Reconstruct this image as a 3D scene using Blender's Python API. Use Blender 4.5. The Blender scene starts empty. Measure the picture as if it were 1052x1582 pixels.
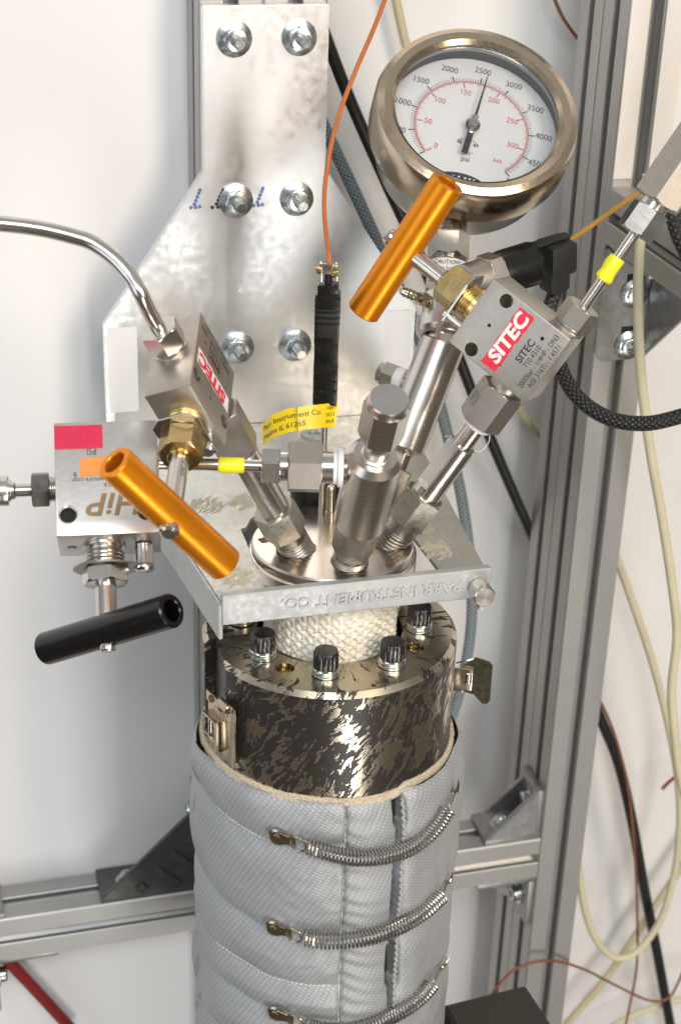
import bpy, bmesh, math, random
from mathutils import Vector, Matrix, noise
random.seed(7)
R = math.radians
scn = bpy.context.scene
COL = scn.collection
# ------------------------------------------------------------------ camera
W, H, F = 1052.0, 1582.0, 2480.0
CR = Matrix.Rotation(R(-16), 3, 'Z') @ Matrix.Rotation(R(63.5), 3, 'X') @ Matrix.Rotation(R(1.97), 3, 'Z')
def ray(x, y): return CR @ Vector(((x - W/2)/F, -(y - H/2)/F, -1.0))
CP = -ray(514, 836)
cam = bpy.data.cameras.new('camera'); co = bpy.data.objects.new('camera', cam); COL.objects.link(co)
co.matrix_world = Matrix.Translation(CP) @ CR.to_4x4()
cam.sensor_fit = 'VERTICAL'; cam.sensor_height = 36; cam.lens = F/H*36; cam.clip_start = .02; cam.clip_end = 50
scn.camera = co
cam.dof.use_dof = True; cam.dof.focus_distance = .97; cam.dof.aperture_fstop = 11
# ------------------------------------------------------------------ light: a bright lab, unseen and added lamps
wd = bpy.data.worlds.new('World'); scn.world = wd; wd.use_nodes = True
nt = wd.node_tree; bg = nt.nodes['Background']
tc = nt.nodes.new('ShaderNodeTexCoord'); sp = nt.nodes.new('ShaderNodeSeparateXYZ'); rp = nt.nodes.new('ShaderNodeValToRGB'); mr = nt.nodes.new('ShaderNodeMapRange')
nt.links.new(tc.outputs['Generated'], sp.inputs[0]); nt.links.new(sp.outputs['Z'], mr.inputs['Value'])
mr.inputs['From Min'].default_value = -1; mr.inputs['From Max'].default_value = 1
nt.links.new(mr.outputs[0], rp.inputs[0]); nt.links.new(rp.outputs[0], bg.inputs['Color'])
e = rp.color_ramp.elements
e[0].position = .1; e[0].color = (.21, .165, .125, 1); e[1].position = .9; e[1].color = (.80, .80, .80, 1)
m_ = rp.color_ramp.elements.new(.5); m_.color = (.26, .225, .19, 1)
bg.inputs['Strength'].default_value = .56
def area(name, loc, target, sx, sy, power, color):
    l = bpy.data.lights.new(name, 'AREA'); l.shape = 'RECTANGLE'; l.size = sx; l.size_y = sy; l.energy = power; l.color = color
    o = bpy.data.objects.new(name, l); COL.objects.link(o); o.location = loc
    o.rotation_euler = (Vector(target) - Vector(loc)).to_track_quat('-Z', 'Y').to_euler(); return o
area('front_lamp', (-.45, -1.7, 1.45), (0, .1, -.05), 1.3, .6, 28, (.94, .975, 1))  # unseen key lamp in front, above the camera
area('front_lamp', (.80, -1.9, .95), (.25, .3, -.2), .6, 1.4, 34, (1, .84, .68))  # added warm fill for the lower right wall
area('cool_fill_lamp', (-2.3, -1.3, .15), (-.2, .2, -.1), 1.4, 1.7, 13, (.80, .89, 1))  # added cool fill lamp from the left, out of view
area('low_strip_lamp', (.25, -2.4, -1.25), (.05, 0, -.1), .46, 1.6, 28, (1, .97, .93))  # added low lamp for the tall bright reflection on collar and plate
scn.view_settings.view_transform = 'Standard'; scn.view_settings.look = 'None'
scn.view_settings.exposure = -0.1; scn.view_settings.gamma = 1
scn.render.engine = 'CYCLES'
# ------------------------------------------------------------------ pixel -> place
def px(x, y, **k):
    d = ray(x, y); (a, v), = k.items(); i = 'XYZ'.index(a)
    return CP + d*((v - CP[i])/d[i])
def dp(x, y, dep): return CP + ray(x, y)*dep
def proj(p):
    q = CR.transposed() @ (Vector(p) - CP); return Vector((W/2 + F*q.x/-q.z, H/2 - F*q.y/-q.z))
def depth(p): return -(CR.transposed() @ (Vector(p) - CP)).z
def cyl(x, y, r):
    d = ray(x, y); a = d.x*d.x + d.y*d.y; b = 2*(CP.x*d.x + CP.y*d.y); c = CP.x**2 + CP.y**2 - r*r
    D = max(0, b*b - 4*a*c); return CP + d*((-b - math.sqrt(D))/2/a)
def along(o, d, q):                       # distance on the line o+t*d that shows at pixel q
    best = min(range(0, 400), key=lambda i: (proj(o + d*(i*.0005)) - Vector(q)).length); return best*.0005
def perp(o, ax, sdir):                    # unit vector square to ax that shows in picture direction sdir
    e1 = ax.orthogonal().normalized(); e2 = ax.cross(e1)
    p0 = proj(o); a = proj(o + e1*.01) - p0; b = proj(o + e2*.01) - p0
    det = a.x*b.y - a.y*b.x; s = Vector(sdir)
    u = (s.x*b.y - s.y*b.x)/det; v = (a.x*s.y - a.y*s.x)/det
    return (e1*u + e2*v).normalized()
def frame(o, z, x=None):
    z = Vector(z).normalized(); x = Vector(x) if x is not None else z.orthogonal()
    x = (x - z*x.dot(z)).normalized(); y = z.cross(x)
    m = Matrix((x, y, z)).transposed().to_4x4(); m.translation = Vector(o); return m
def T(x=0, y=0, z=0): return Matrix.Translation((x, y, z))
def RX(a): return Matrix.Rotation(R(a), 4, 'X')
def RY(a): return Matrix.Rotation(R(a), 4, 'Y')
def RZ(a): return Matrix.Rotation(R(a), 4, 'Z')
def tilt(t, a): return Vector((math.sin(R(t))*math.cos(R(a)), math.sin(R(t))*math.sin(R(a)), math.cos(R(t))))
# ------------------------------------------------------------------ materials
MATS = {}
def nodes(name):
    m = bpy.data.materials.new(name); m.use_nodes = True; n = m.node_tree; return m, n, n.nodes['Principled BSDF']
def obj_noise(n, scale, stretch=(1, 1, 1), detail=4, rough=.55, dist=0, coord='Object'):
    t = n.nodes.new('ShaderNodeTexCoord'); mp = n.nodes.new('ShaderNodeMapping'); mp.inputs['Scale'].default_value = stretch
    x = n.nodes.new('ShaderNodeTexNoise'); x.inputs['Scale'].default_value = scale; x.inputs['Detail'].default_value = detail
    x.inputs['Roughness'].default_value = rough; x.inputs['Distortion'].default_value = dist
    n.links.new(t.outputs[coord], mp.inputs[0]); n.links.new(mp.outputs[0], x.inputs['Vector']); return x
def ramp(n, src, stops):
    r = n.nodes.new('ShaderNodeValToRGB'); el = r.color_ramp.elements
    while len(el) < len(stops): el.new(.5)
    for q, (p, c) in zip(el, stops):
        q.position = p; q.color = (c, c, c, 1) if not hasattr(c, '__len__') else (*c, 1)
    n.links.new(src, r.inputs[0]); return r.outputs[0]
def mixc(n, fac, a, b):
    m = n.nodes.new('ShaderNodeMix'); m.data_type = 'RGBA'
    if hasattr(fac, 'type'): n.links.new(fac, m.inputs[0])
    else: m.inputs[0].default_value = fac
    for i, v in ((6, a), (7, b)):
        if hasattr(v, 'type'): n.links.new(v, m.inputs[i])
        else: m.inputs[i].default_value = (*v, 1)
    return m.outputs[2]
def bump(n, p, src, strength, dist):
    b = n.nodes.new('ShaderNodeBump'); b.inputs['Strength'].default_value = strength; b.inputs['Distance'].default_value = dist
    n.links.new(src, b.inputs['Height'])
    if p.inputs['Normal'].is_linked: n.links.new(p.inputs['Normal'].links[0].from_socket, b.inputs['Normal'])
    n.links.new(b.outputs[0], p.inputs['Normal'])
def simple(name, col, metal=0, rough=.5, var=.12, vs=60, rv=.1, bs=0, bscale=900, bd=.0002, stretch=(1, 1, 1), aniso=0, coat=0, dirt=None, spec=.5):
    m, n, p = nodes(name)
    x = obj_noise(n, vs, detail=5)
    c = mixc(n, ramp(n, x.outputs[0], ((.3, 0), (.7, 1))), [v*(1 - var) for v in col], [min(1, v*(1 + var)) for v in col])
    if dirt:
        y = obj_noise(n, dirt[1], detail=6, rough=.65); c = mixc(n, ramp(n, y.outputs[0], ((dirt[2], 0), (dirt[2] + .1, dirt[3]))), c, dirt[0])
    n.links.new(c, p.inputs['Base Color'])
    p.inputs['Metallic'].default_value = metal; p.inputs['Specular IOR Level'].default_value = spec
    z = obj_noise(n, bscale*.4, stretch, 3)
    n.links.new(ramp(n, z.outputs[0], ((.25, max(.03, rough - rv)), (.75, min(1, rough + rv)))), p.inputs['Roughness'])
    if bs: bump(n, p, obj_noise(n, bscale, stretch, 3).outputs[0], bs, bd)
    if aniso:
        p.inputs['Anisotropic'].default_value = aniso; t = n.nodes.new('ShaderNodeTangent'); t.direction_type = 'RADIAL'; t.axis = 'Z'
        n.links.new(t.outputs[0], p.inputs['Tangent'])
    if coat: p.inputs['Coat Weight'].default_value = coat; p.inputs['Coat Roughness'].default_value = .1
    MATS[name] = m; return m
simple('steel', (.64, .61, .57), 1, .23, .06, 90, .04, .004, 900, .0001, (.4, .4, 6))
simple('steel_turned', (.68, .65, .60), 1, .25, .05, 60, .03, .003, 900, .0001, (.1, .1, 6), aniso=.3)
simple('lid_steel', (.66, .60, .54), 1, .22, .05, 40, .02, 0, 900, .0001, aniso=.5)
simple('steel_dull', (.42, .395, .35), 1, .33, .16, 120, .1, .04, 900, .0001)
simple('steel_blast', (.50, .465, .42), 1, .42, .06, 200, .06, .16, 2600, .0002)
simple('hip_steel', (.80, .77, .73), 1, .34, .05, 40, .08, .03, 500, .0001, (1, 14, 1))
simple('steel_dark', (.22, .20, .18), 1, .35, .15, 120, .1, .1, 600)
simple('zinc', (.66, .69, .68), 1, .22, .08, 200, .06, .02, 900)
simple('zinc_nut', (.62, .68, .71), 1, .24, .08, 160, .06, .02, 900)
simple('galvanised', (.73, .755, .775), 1, .36, .04, 90, .10, .03, 420, .0002, (1, 1, 1))
simple('aluminium', (.45, .45, .437), .80, .46, .03, 30, .04, .02, 900, .0001, (10, 10, .3))
simple('cast_shaded', (.15, .148, .145), .85, .5, .14, 80, .1, .08, 700, .0002)  # cast zinc copy with the ribbed bracket's shade put into its colour
simple('cast_zinc', (.36, .36, .36), .9, .46, .14, 80, .1, .08, 700, .0002)
simple('bracket_paint', (.46, .475, .475), .55, .50, .08, 40, .1, .06, 700, .0002, dirt=((.46, .42, .26), 45, .66, .45))
simple('bracket_top', (.50, .485, .45), .85, .42, .10, 25, .12, .05, 700, .0002, dirt=((.50, .45, .20), 34, .60, .85))
simple('brass', (.50, .37, .17), 1, .27, .18, 110, .1, .04, 500, .0001, (.4, .4, 6))
simple('brass_bright', (.78, .60, .28), 1, .25, .1, 110, .08)
simple('orange_anodised', (.80, .27, .008), .72, .34, .06, 40, .05, .08, 1400, .00008, (1, 1, .15))
simple('black_anodised', (.004, .004, .0045), .0, .24, .1, 60, .07, .05, 900)
simple('black_plastic', (.009, .009, .009), 0, .26, .1, 60, .05)
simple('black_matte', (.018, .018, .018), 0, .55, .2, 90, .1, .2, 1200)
simple('black_oxide', (.10, .10, .105), .9, .24, .2, 200, .08)
simple('rubber_black', (.012, .012, .012), 0, .42, .1, 60)
simple('cable_beige', (.56, .51, .33), 0, .45, .06, 40)
simple('cable_ivory', (.62, .58, .40), 0, .45, .06, 40)
simple('copper_wire', (.45, .13, .03), 0, .38, .1, 60)
simple('brown_wire', (.22, .07, .03), 0, .45, .1, 60)
simple('red_hose', (.22, .012, .012), 0, .4, .1, 60)
simple('amber_rod', (.42, .22, .05), .1, .35, .1, 60)
simple('dial_white', (.82, .83, .83), 0, .5, .01, 40)
simple('ink_black', (.015, .015, .016), 0, .5, .05, 60)
simple('ink_grey', (.10, .09, .08), 0, .5, .2, 300)
simple('ink_red', (.62, .10, .10), 0, .5, .05, 60)
simple('ink_pale_red', (.80, .36, .36), 0, .5, .05, 60)
simple('ink_navy', (.02, .025, .05), 0, .5, .05, 60)
simple('ink_blue', (.10, .20, .42), 0, .5, .4, 300)
simple('ink_bronze', (.34, .23, .12), .3, .4, .1, 200)
simple('label_red', (.72, .02, .05), 0, .35, .08, 120)
simple('label_white', (.80, .79, .77), 0, .45, .04, 120)
simple('tape_red', (.58, .020, .065), 0, .35, .08, 70)
simple('tape_orange', (.76, .27, .05), 0, .45, .12, 90)
simple('tape_yellow', (.80, .78, .02), 0, .38, .08, 120, bs=.3, bscale=200, bd=.0008)
simple('tag_yellow', (.85, .62, .01), 0, .36, .05, 40)
simple('paper_white', (.88, .88, .88), 0, .6, .03, 40)
simple('teflon', (.82, .82, .82), 0, .5, .04, 200, bs=.3, bscale=900)
simple('film_cream', (.78, .735, .68), 0, .5, .03, 20)
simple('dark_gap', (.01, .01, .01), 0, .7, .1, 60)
simple('rust', (.16, .07, .035), .45, .55, .4, 300, bs=.4)
simple('rust_brown', (.16, .075, .045), .3, .55, .3, 300)
simple('edging', (.55, .47, .35), 0, .85, .35, 900, bs=.9, bscale=900, bd=.001)
simple('thread_white', (.66, .65, .60), 0, .8, .2, 600)
simple('thread_grey', (.36, .36, .35), 0, .8, .3, 900)
simple('spring_steel', (.52, .50, .46), 1, .25, .1, 200)
simple('nickel', (.46, .40, .31), 1, .22, .1, 90, .06)
simple('latch_dark', (.24, .215, .165), 1, .24, .1, 90, .05)
simple('foam', (.040, .034, .028), 0, .9, .4, 700, bs=.8, bscale=900, bd=.001)
simple('wall_white', (.78, .775, .77), 0, .55, .015, 6, .04, .03, 60, .0006)
simple('ring_grey', (.26, .32, .36), 0, .4, .05, 40)
simple('bezel_steel', (.62, .51, .38), 1, .2, .06, 60, .05, 0, 900, .0001, aniso=.4)
simple('glue', (.50, .47, .33), 0, .4, .12, 200)
def worn():
    m, n, p = nodes('worn_black_oxide')
    def math_(op, x, y=None, v=None, z=None):
        q = n.nodes.new('ShaderNodeMath'); q.operation = op; n.links.new(x, q.inputs[0])
        if y is not None: n.links.new(y, q.inputs[1])
        elif v is not None: q.inputs[1].default_value = v
        if z is not None: n.links.new(z, q.inputs[2])
        return q.outputs[0]
    t = n.nodes.new('ShaderNodeTexCoord'); s = n.nodes.new('ShaderNodeSeparateXYZ'); n.links.new(t.outputs['Object'], s.inputs[0])
    ang = math_('MULTIPLY', math_('ARCTAN2', s.outputs[1], s.outputs[0]), v=.0812)
    rr = math_('SQRT', math_('ADD', math_('MULTIPLY', s.outputs[0], s.outputs[0]), math_('MULTIPLY', s.outputs[1], s.outputs[1])))
    cb_ = n.nodes.new('ShaderNodeCombineXYZ'); n.links.new(ang, cb_.inputs[0]); n.links.new(s.outputs[2], cb_.inputs[1]); n.links.new(rr, cb_.inputs[2])
    wv = n.nodes.new('ShaderNodeTexNoise'); wv.inputs['Scale'].default_value = 22; wv.inputs['Detail'].default_value = 2; n.links.new(cb_.outputs[0], wv.inputs['Vector'])
    def layer(rot, sx, sy, sc, det, warp):
        sub = n.nodes.new('ShaderNodeVectorMath'); sub.operation = 'MULTIPLY_ADD'; n.links.new(wv.outputs['Color'], sub.inputs[0]); sub.inputs[1].default_value = (warp,)*3; n.links.new(cb_.outputs[0], sub.inputs[2])
        mp = n.nodes.new('ShaderNodeMapping'); mp.vector_type = 'TEXTURE'; mp.inputs['Rotation'].default_value = (0, 0, R(rot)); mp.inputs['Scale'].default_value = (sx, sy, sx); n.links.new(sub.outputs[0], mp.inputs[0])
        x = n.nodes.new('ShaderNodeTexNoise'); x.inputs['Scale'].default_value = sc; x.inputs['Detail'].default_value = det; x.inputs['Roughness'].default_value = .62; x.inputs['Distortion'].default_value = .5; n.links.new(mp.outputs[0], x.inputs['Vector']); return x.outputs[0]
    A = layer(55, 4.2, 1, 430, 3, .034); B = layer(80, 1.8, 1, 100, 8, .020); C = layer(0, 1, 1, 17, 2, 0)
    g = n.nodes.new('ShaderNodeNewGeometry'); sn = n.nodes.new('ShaderNodeSeparateXYZ'); n.links.new(g.outputs['Normal'], sn.inputs[0])
    w = n.nodes.new('ShaderNodeMapRange'); w.inputs['From Min'].default_value = .35; w.inputs['From Max'].default_value = .75; w.inputs['To Max'].default_value = .15; n.links.new(sn.outputs['Z'], w.inputs['Value'])
    f = math_('ADD', math_('ADD', math_('MULTIPLY', A, v=.68), math_('MULTIPLY', B, v=.77)), math_('ADD', math_('MULTIPLY', C, v=.35), w.outputs[0]))
    k = ramp(n, f, ((.940, 0), (.956, 1)))
    tone = obj_noise(n, 35, detail=3)
    c = mixc(n, k, (.034, .029, .027), mixc(n, tone.outputs[0], (.48, .41, .29), (.68, .62, .52)))
    n.links.new(c, p.inputs['Base Color'])
    n.links.new(ramp(n, k, ((0, .3), (1, 1))), p.inputs['Metallic'])
    n.links.new(ramp(n, k, ((0, .40), (1, .25))), p.inputs['Roughness'])
    bump(n, p, k, .15, .0002)
    MATS['worn_black_oxide'] = m
worn()
def fabric():
    m, n, p = nodes('silver_cloth')
    uv = n.nodes.new('ShaderNodeUVMap'); mp = n.nodes.new('ShaderNodeMapping'); n.links.new(uv.outputs[0], mp.inputs[0]); mp.inputs['Rotation'].default_value = (0, 0, R(-28))
    w1 = n.nodes.new('ShaderNodeTexWave'); w1.inputs['Scale'].default_value = 150; w1.inputs['Distortion'].default_value = .6; w1.inputs['Detail'].default_value = 1; w1.bands_direction = 'Y'
    w2 = n.nodes.new('ShaderNodeTexWave'); w2.inputs['Scale'].default_value = 95; w2.bands_direction = 'X'; w2.inputs['Distortion'].default_value = .8
    for w in (w1, w2): n.links.new(mp.outputs[0], w.inputs['Vector'])
    mu = n.nodes.new('ShaderNodeMath'); mu.operation = 'MULTIPLY'; n.links.new(w1.outputs['Fac'], mu.inputs[0]); n.links.new(w2.outputs['Fac'], mu.inputs[1])
    v = obj_noise(n, 22, detail=5); c = mixc(n, v.outputs[0], (.27, .287, .303), (.37, .387, .40))
    c = mixc(n, ramp(n, mu.outputs[0], ((.1, 0), (.8, .55))), c, (.52, .535, .545))
    n.links.new(c, p.inputs['Base Color']); p.inputs['Roughness'].default_value = .5; p.inputs['Metallic'].default_value = .2
    bump(n, p, mu.outputs[0], .35, .0006); bump(n, p, obj_noise(n, 160, detail=4).outputs[0], .25, .001)
    MATS['silver_cloth'] = m
fabric()
def braid(name, c1, c2, su, sv, rough=.5):
    m, n, p = nodes(name)
    uv = n.nodes.new('ShaderNodeUVMap'); ws = []
    for s in (1, -1):
        mp = n.nodes.new('ShaderNodeMapping'); mp.inputs['Scale'].default_value = (su, sv*s, 1); mp.inputs['Rotation'].default_value = (0, 0, 0)
        n.links.new(uv.outputs[0], mp.inputs[0]); w = n.nodes.new('ShaderNodeTexWave'); w.bands_direction = 'DIAGONAL'; w.inputs['Scale'].default_value = 1
        n.links.new(mp.outputs[0], w.inputs['Vector']); ws.append(w)
    mu = n.nodes.new('ShaderNodeMath'); mu.operation = 'MULTIPLY'; n.links.new(ws[0].outputs['Fac'], mu.inputs[0]); n.links.new(ws[1].outputs['Fac'], mu.inputs[1])
    n.links.new(mixc(n, mu.outputs[0], c1, c2), p.inputs['Base Color']); p.inputs['Roughness'].default_value = rough
    bump(n, p, mu.outputs[0], .8, .001); MATS[name] = m
braid('braid_grey', (.12, .16, .175), (.50, .57, .60), .63, 150)
braid('braid_black', (.006, .006, .006), (.06, .06, .06), .63, 150, .35)
def weave():
    m, n, p = nodes('glass_sleeve'); v = obj_noise(n, 40, detail=5)
    c = mixc(n, v.outputs[0], (.70, .65, .53), (.86, .84, .76))
    y = obj_noise(n, 45, detail=3); c = mixc(n, ramp(n, y.outputs[0], ((.58, 0), (.72, .6))), c, (.40, .28, .14))
    n.links.new(c, p.inputs['Base Color']); p.inputs['Roughness'].default_value = .30
    bump(n, p, obj_noise(n, 1200, (1, 1, .3)).outputs[0], .3, .0004); MATS['glass_sleeve'] = m
weave()
def pane():
    m = bpy.data.materials.new('pane_glass'); m.use_nodes = True; n = m.node_tree; n.nodes.remove(n.nodes['Principled BSDF'])
    o = n.nodes['Material Output']; t = n.nodes.new('ShaderNodeBsdfTransparent'); g = n.nodes.new('ShaderNodeBsdfGlossy'); g.inputs['Roughness'].default_value = .02
    f = n.nodes.new('ShaderNodeFresnel'); f.inputs['IOR'].default_value = 1.45; x = n.nodes.new('ShaderNodeMixShader')
    n.links.new(f.outputs[0], x.inputs[0]); n.links.new(t.outputs[0], x.inputs[1]); n.links.new(g.outputs[0], x.inputs[2]); n.links.new(x.outputs[0], o.inputs['Surface']); MATS['pane_glass'] = m
pane()
# ------------------------------------------------------------------ mesh builder
class MB:
    def __init__(s): s.v = []; s.f = []; s.uv = []
    def add(s, vs, fs, M=None, uvs=None):
        b = len(s.v); s.v += [tuple(M @ Vector(v)) if M is not None else tuple(v) for v in vs]
        s.f += [tuple(i + b for i in f) for f in fs]; s.uv += uvs if uvs else [None]*len(fs); return s
    def lathe(s, prof, M=None, n=40, cap=True, rf=None, a0=0, a1=360):
        full = abs(a1 - a0) >= 360; vs = []; fs = []; k = n if full else n + 1
        for r, z in prof:
            for i in range(k):
                a = R(a0 + (a1 - a0)*i/n); q = rf(a, r, z) if rf else r; vs.append((q*math.cos(a), q*math.sin(a), z))
        m = len(prof)
        for j in range(m - 1):
            for i in range(n if full else k - 1):
                i2 = (i + 1) % k; fs.append((j*k + i, j*k + i2, (j + 1)*k + i2, (j + 1)*k + i))
        if cap and full: fs.append(tuple(range(k))[::-1]); fs.append(tuple(range((m - 1)*k, m*k)))
        if cap and not full:
            fs.append(tuple(j*k for j in range(m))); fs.append(tuple(j*k + k - 1 for j in range(m))[::-1])
        return s.add(vs, fs, M)
    def ring(s, prof, M=None, n=48, a0=0, a1=360):     # closed (r,z) section turned round the axis
        full = abs(a1 - a0) >= 360; k = n if full else n + 1; vs = []; fs = []; m = len(prof)
        for i in range(k):
            a = R(a0 + (a1 - a0)*i/n)
            for r, z in prof: vs.append((r*math.cos(a), r*math.sin(a), z))
        for i in range(n):
            i2 = (i + 1) % k
            for j in range(m): fs.append((i*m + j, i2*m + j, i2*m + (j + 1) % m, i*m + (j + 1) % m))
        if not full: fs.append(tuple(range(m))); fs.append(tuple(range((k - 1)*m, k*m))[::-1])
        return s.add(vs, fs, M)
    def cyl(s, r, z0, z1, M=None, c=.0005, n=32, r2=None):
        r2 = r if r2 is None else r2
        return s.lathe([(r - c, z0), (r, z0 + c), (r2, z1 - c), (r2 - c, z1)], M, n)
    def hexn(s, af, z0, z1, M=None, c0=1, c1=1):       # hexagon with the cone-chamfered corners of a real nut
        h = af/2; rc = h/math.cos(R(30)); dz = (rc - h)*.58
        def rf(a, r, z):
            q = h/math.cos((a % R(60)) - R(30)); return min(q, r)
        zs = []
        if c0: zs += [(h*.96, z0), (h, z0 + .0001)] + [(h + (rc - h)*t, z0 + dz*t) for t in (.33, .66, 1)]
        else: zs += [(rc, z0)]
        if c1: zs += [(h + (rc - h)*t, z1 - dz*t) for t in (1, .66, .33)] + [(h, z1 - .0001), (h*.96, z1)]
        else: zs += [(rc, z1)]
        return s.lathe(zs, M, 48, rf=rf)
    def thread(s, r, z0, z1, pitch, M=None, d=.0007, n=32):
        pr = [(r - d, z0)]; k = max(1, int((z1 - z0)/pitch))
        for i in range(k):
            z = z0 + (z1 - z0)*i/k; p = (z1 - z0)/k; pr += [(r, z + p*.35), (r, z + p*.5), (r - d, z + p*.85)]
        pr.append((r - d, z1)); return s.lathe(pr, M, n)
    def box(s, a, b, M=None, bev=0, seg=2):
        bm = bmesh.new(); bmesh.ops.create_cube(bm, size=1)
        c = [(a[i] + b[i])/2 for i in range(3)]; d = [abs(b[i] - a[i]) for i in range(3)]
        for v in bm.verts: v.co = Vector((c[0] + v.co.x*d[0], c[1] + v.co.y*d[1], c[2] + v.co.z*d[2]))
        if bev: bmesh.ops.bevel(bm, geom=bm.edges[:], offset=bev, segments=seg, affect='EDGES', profile=.6)
        return s.bm(bm, M)
    def bm(s, bm, M=None):
        bm.verts.index_update(); s.add([v.co for v in bm.verts], [[v.index for v in f.verts] for f in bm.faces], M); bm.free(); return s
    def prism(s, poly, z0, z1, M=None, bev=0):
        bm = bmesh.new(); vs = [bm.verts.new((x, y, z0)) for x, y in poly]; f = bm.faces.new(vs)
        r = bmesh.ops.extrude_face_region(bm, geom=[f])
        for v in r['geom']:
            if isinstance(v, bmesh.types.BMVert): v.co.z = z1
        bmesh.ops.recalc_face_normals(bm, faces=bm.faces[:])
        if bev: bmesh.ops.bevel(bm, geom=[e for e in bm.edges if e.is_manifold and e.calc_face_angle(0) > R(40)], offset=bev, segments=2, affect='EDGES')
        return s.bm(bm, M)
    def sweep(s, pts, r, n=10, closed=False, cap=True):
        pts = [Vector(p) for p in pts]; m = len(pts); vs = []; fs = []; uvs = []; L = 0
        t0 = (pts[1] - pts[0]).normalized(); nx = t0.orthogonal().normalized(); lens = []
        for i, p in enumerate(pts):
            t = (pts[min(i + 1, m - 1)] - pts[max(i - 1, 0)]).normalized()
            if closed: t = (pts[(i + 1) % m] - pts[i - 1]).normalized()
            nx = (nx - t*nx.dot(t)).normalized(); ny = t.cross(nx); rr = r(i/(m - 1)) if callable(r) else r
            if i: L += (p - pts[i - 1]).length
            lens.append(L)
            for k in range(n):
                a = 2*math.pi*k/n; vs.append(p + nx*math.cos(a)*rr + ny*math.sin(a)*rr)
        for i in range(m if closed else m - 1):
            j = (i + 1) % m
            for k in range(n):
                k2 = (k + 1) % n; fs.append((i*n + k, i*n + k2, j*n + k2, j*n + k))
                l2 = lens[j] if j else L
                uvs.append(((k/n*8, lens[i]), ((k + 1)/n*8, lens[i]), ((k + 1)/n*8, l2), (k/n*8, l2)))
        if cap and not closed: fs += [tuple(range(n))[::-1], tuple(range((m - 1)*n, m*n))]; uvs += [None, None]
        return s.add(vs, fs, None, uvs)
    def mesh(s, name, ang=24):
        me = bpy.data.meshes.new(name); me.from_pydata(s.v, [], s.f); me.validate()
        if any(u for u in s.uv) and len(me.polygons) == len(s.f):
            l = me.uv_layers.new(name='UVMap')
            for p, u in zip(me.polygons, s.uv):
                if u:
                    for li, q in zip(p.loop_indices, u): l.data[li].uv = q
        fix(me, ang); return me
def fix(me, ang=24, recalc=True):
    if recalc:
        b = bmesh.new(); b.from_mesh(me); bmesh.ops.recalc_face_normals(b, faces=b.faces[:]); b.to_mesh(me); b.free()
    for p in me.polygons: p.use_smooth = True
    me.set_sharp_from_angle(angle=R(ang)); return me
def cat(pts, k=10):
    pts = [Vector(p) for p in pts]; P = [pts[0]*2 - pts[1]] + pts + [pts[-1]*2 - pts[-2]]; out = []
    for i in range(1, len(P) - 2):
        a, b, c, d = P[i - 1:i + 3]
        for j in range(k):
            t = j/k; out.append(.5*((2*b) + (c - a)*t + (2*a - 5*b + 4*c - d)*t*t + (3*b - a - 3*c + d)*t**3))
    return out + [pts[-1]]
# ------------------------------------------------------------------ scene objects
def thing(name, label, catg, M=None, group=None):
    o = bpy.data.objects.new(name, None); COL.objects.link(o); o.empty_display_size = .01
    if M is not None: o.matrix_world = M
    o['label'] = label; o['category'] = catg
    if group: o['group'] = group
    return o
def part(par, name, mesh, mat, M=None, label=None, kind=None):
    if isinstance(mesh, MB): mesh = mesh.mesh(name)
    o = bpy.data.objects.new(name, mesh); COL.objects.link(o); o.parent = par
    if M is not None: o.matrix_basis = M
    if not mesh.materials: mesh.materials.append(MATS[mat])
    if label: o['label'] = label
    if kind: o['kind'] = kind
    return o
def solo(name, mesh, mat, label, catg, group=None, M=None):
    o = part(None, name, mesh, mat, M); o['label'] = label; o['category'] = catg
    if group: o['group'] = group
    return o
def struct(name, mesh, mat): o = part(None, name, mesh, mat); o['kind'] = 'structure'; return o
def cut(mb, cutters, ang=24, op='DIFFERENCE'):         # real holes
    a = bpy.data.objects.new('a', mb.mesh('body')); b = bpy.data.objects.new('b', cutters.mesh('cut')); COL.objects.link(a); COL.objects.link(b)
    m = a.modifiers.new('b', 'BOOLEAN'); m.object = b; m.operation = op; m.solver = 'EXACT'
    dg = bpy.context.evaluated_depsgraph_get(); me = bpy.data.meshes.new_from_object(a.evaluated_get(dg))
    bpy.data.objects.remove(a); bpy.data.objects.remove(b); fix(me, ang, False); return me
def text(s, size, M=None, ax='CENTER', ext=0, bev=0, wide=1, off=0, shear=0):
    c = bpy.data.curves.new('t', 'FONT'); c.body = s; c.size = size; c.align_x = ax; c.align_y = 'CENTER'; c.extrude = ext; c.bevel_depth = bev; c.offset = off; c.shear = shear
    c.resolution_u = 3; o = bpy.data.objects.new('t', c); COL.objects.link(o)
    dg = bpy.context.evaluated_depsgraph_get(); me = bpy.data.meshes.new_from_object(o.evaluated_get(dg)); bpy.data.objects.remove(o); me.materials.clear()
    S = Matrix.Diagonal((wide, 1, 1, 1)); me.transform((M @ S) if M is not None else S); me.name = 'text'; return me
def flat(poly, M=None, z=0): mb = MB(); mb.add([(x, y, z) for x, y in poly], [tuple(range(len(poly)))], M); return mb
def rect(w, h, M=None): return flat([(-w/2, -h/2), (w/2, -h/2), (w/2, h/2), (-w/2, h/2)], M)
def slab(w, h, t, M=None, bev=.0): return MB().box((-w/2, -h/2, 0), (w/2, h/2, t), M, bev)
# ------------------------------------------------------------------ setting
U = .0433; YF = .208
struct('wall', MB().box((-1.6, .2525, -1.3), (-.02, .262, 1.2)), 'wall_white')
struct('wall', MB().box((-.02, .345, -1.3), (1.9, .355, 1.2)), 'wall_white')
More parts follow.
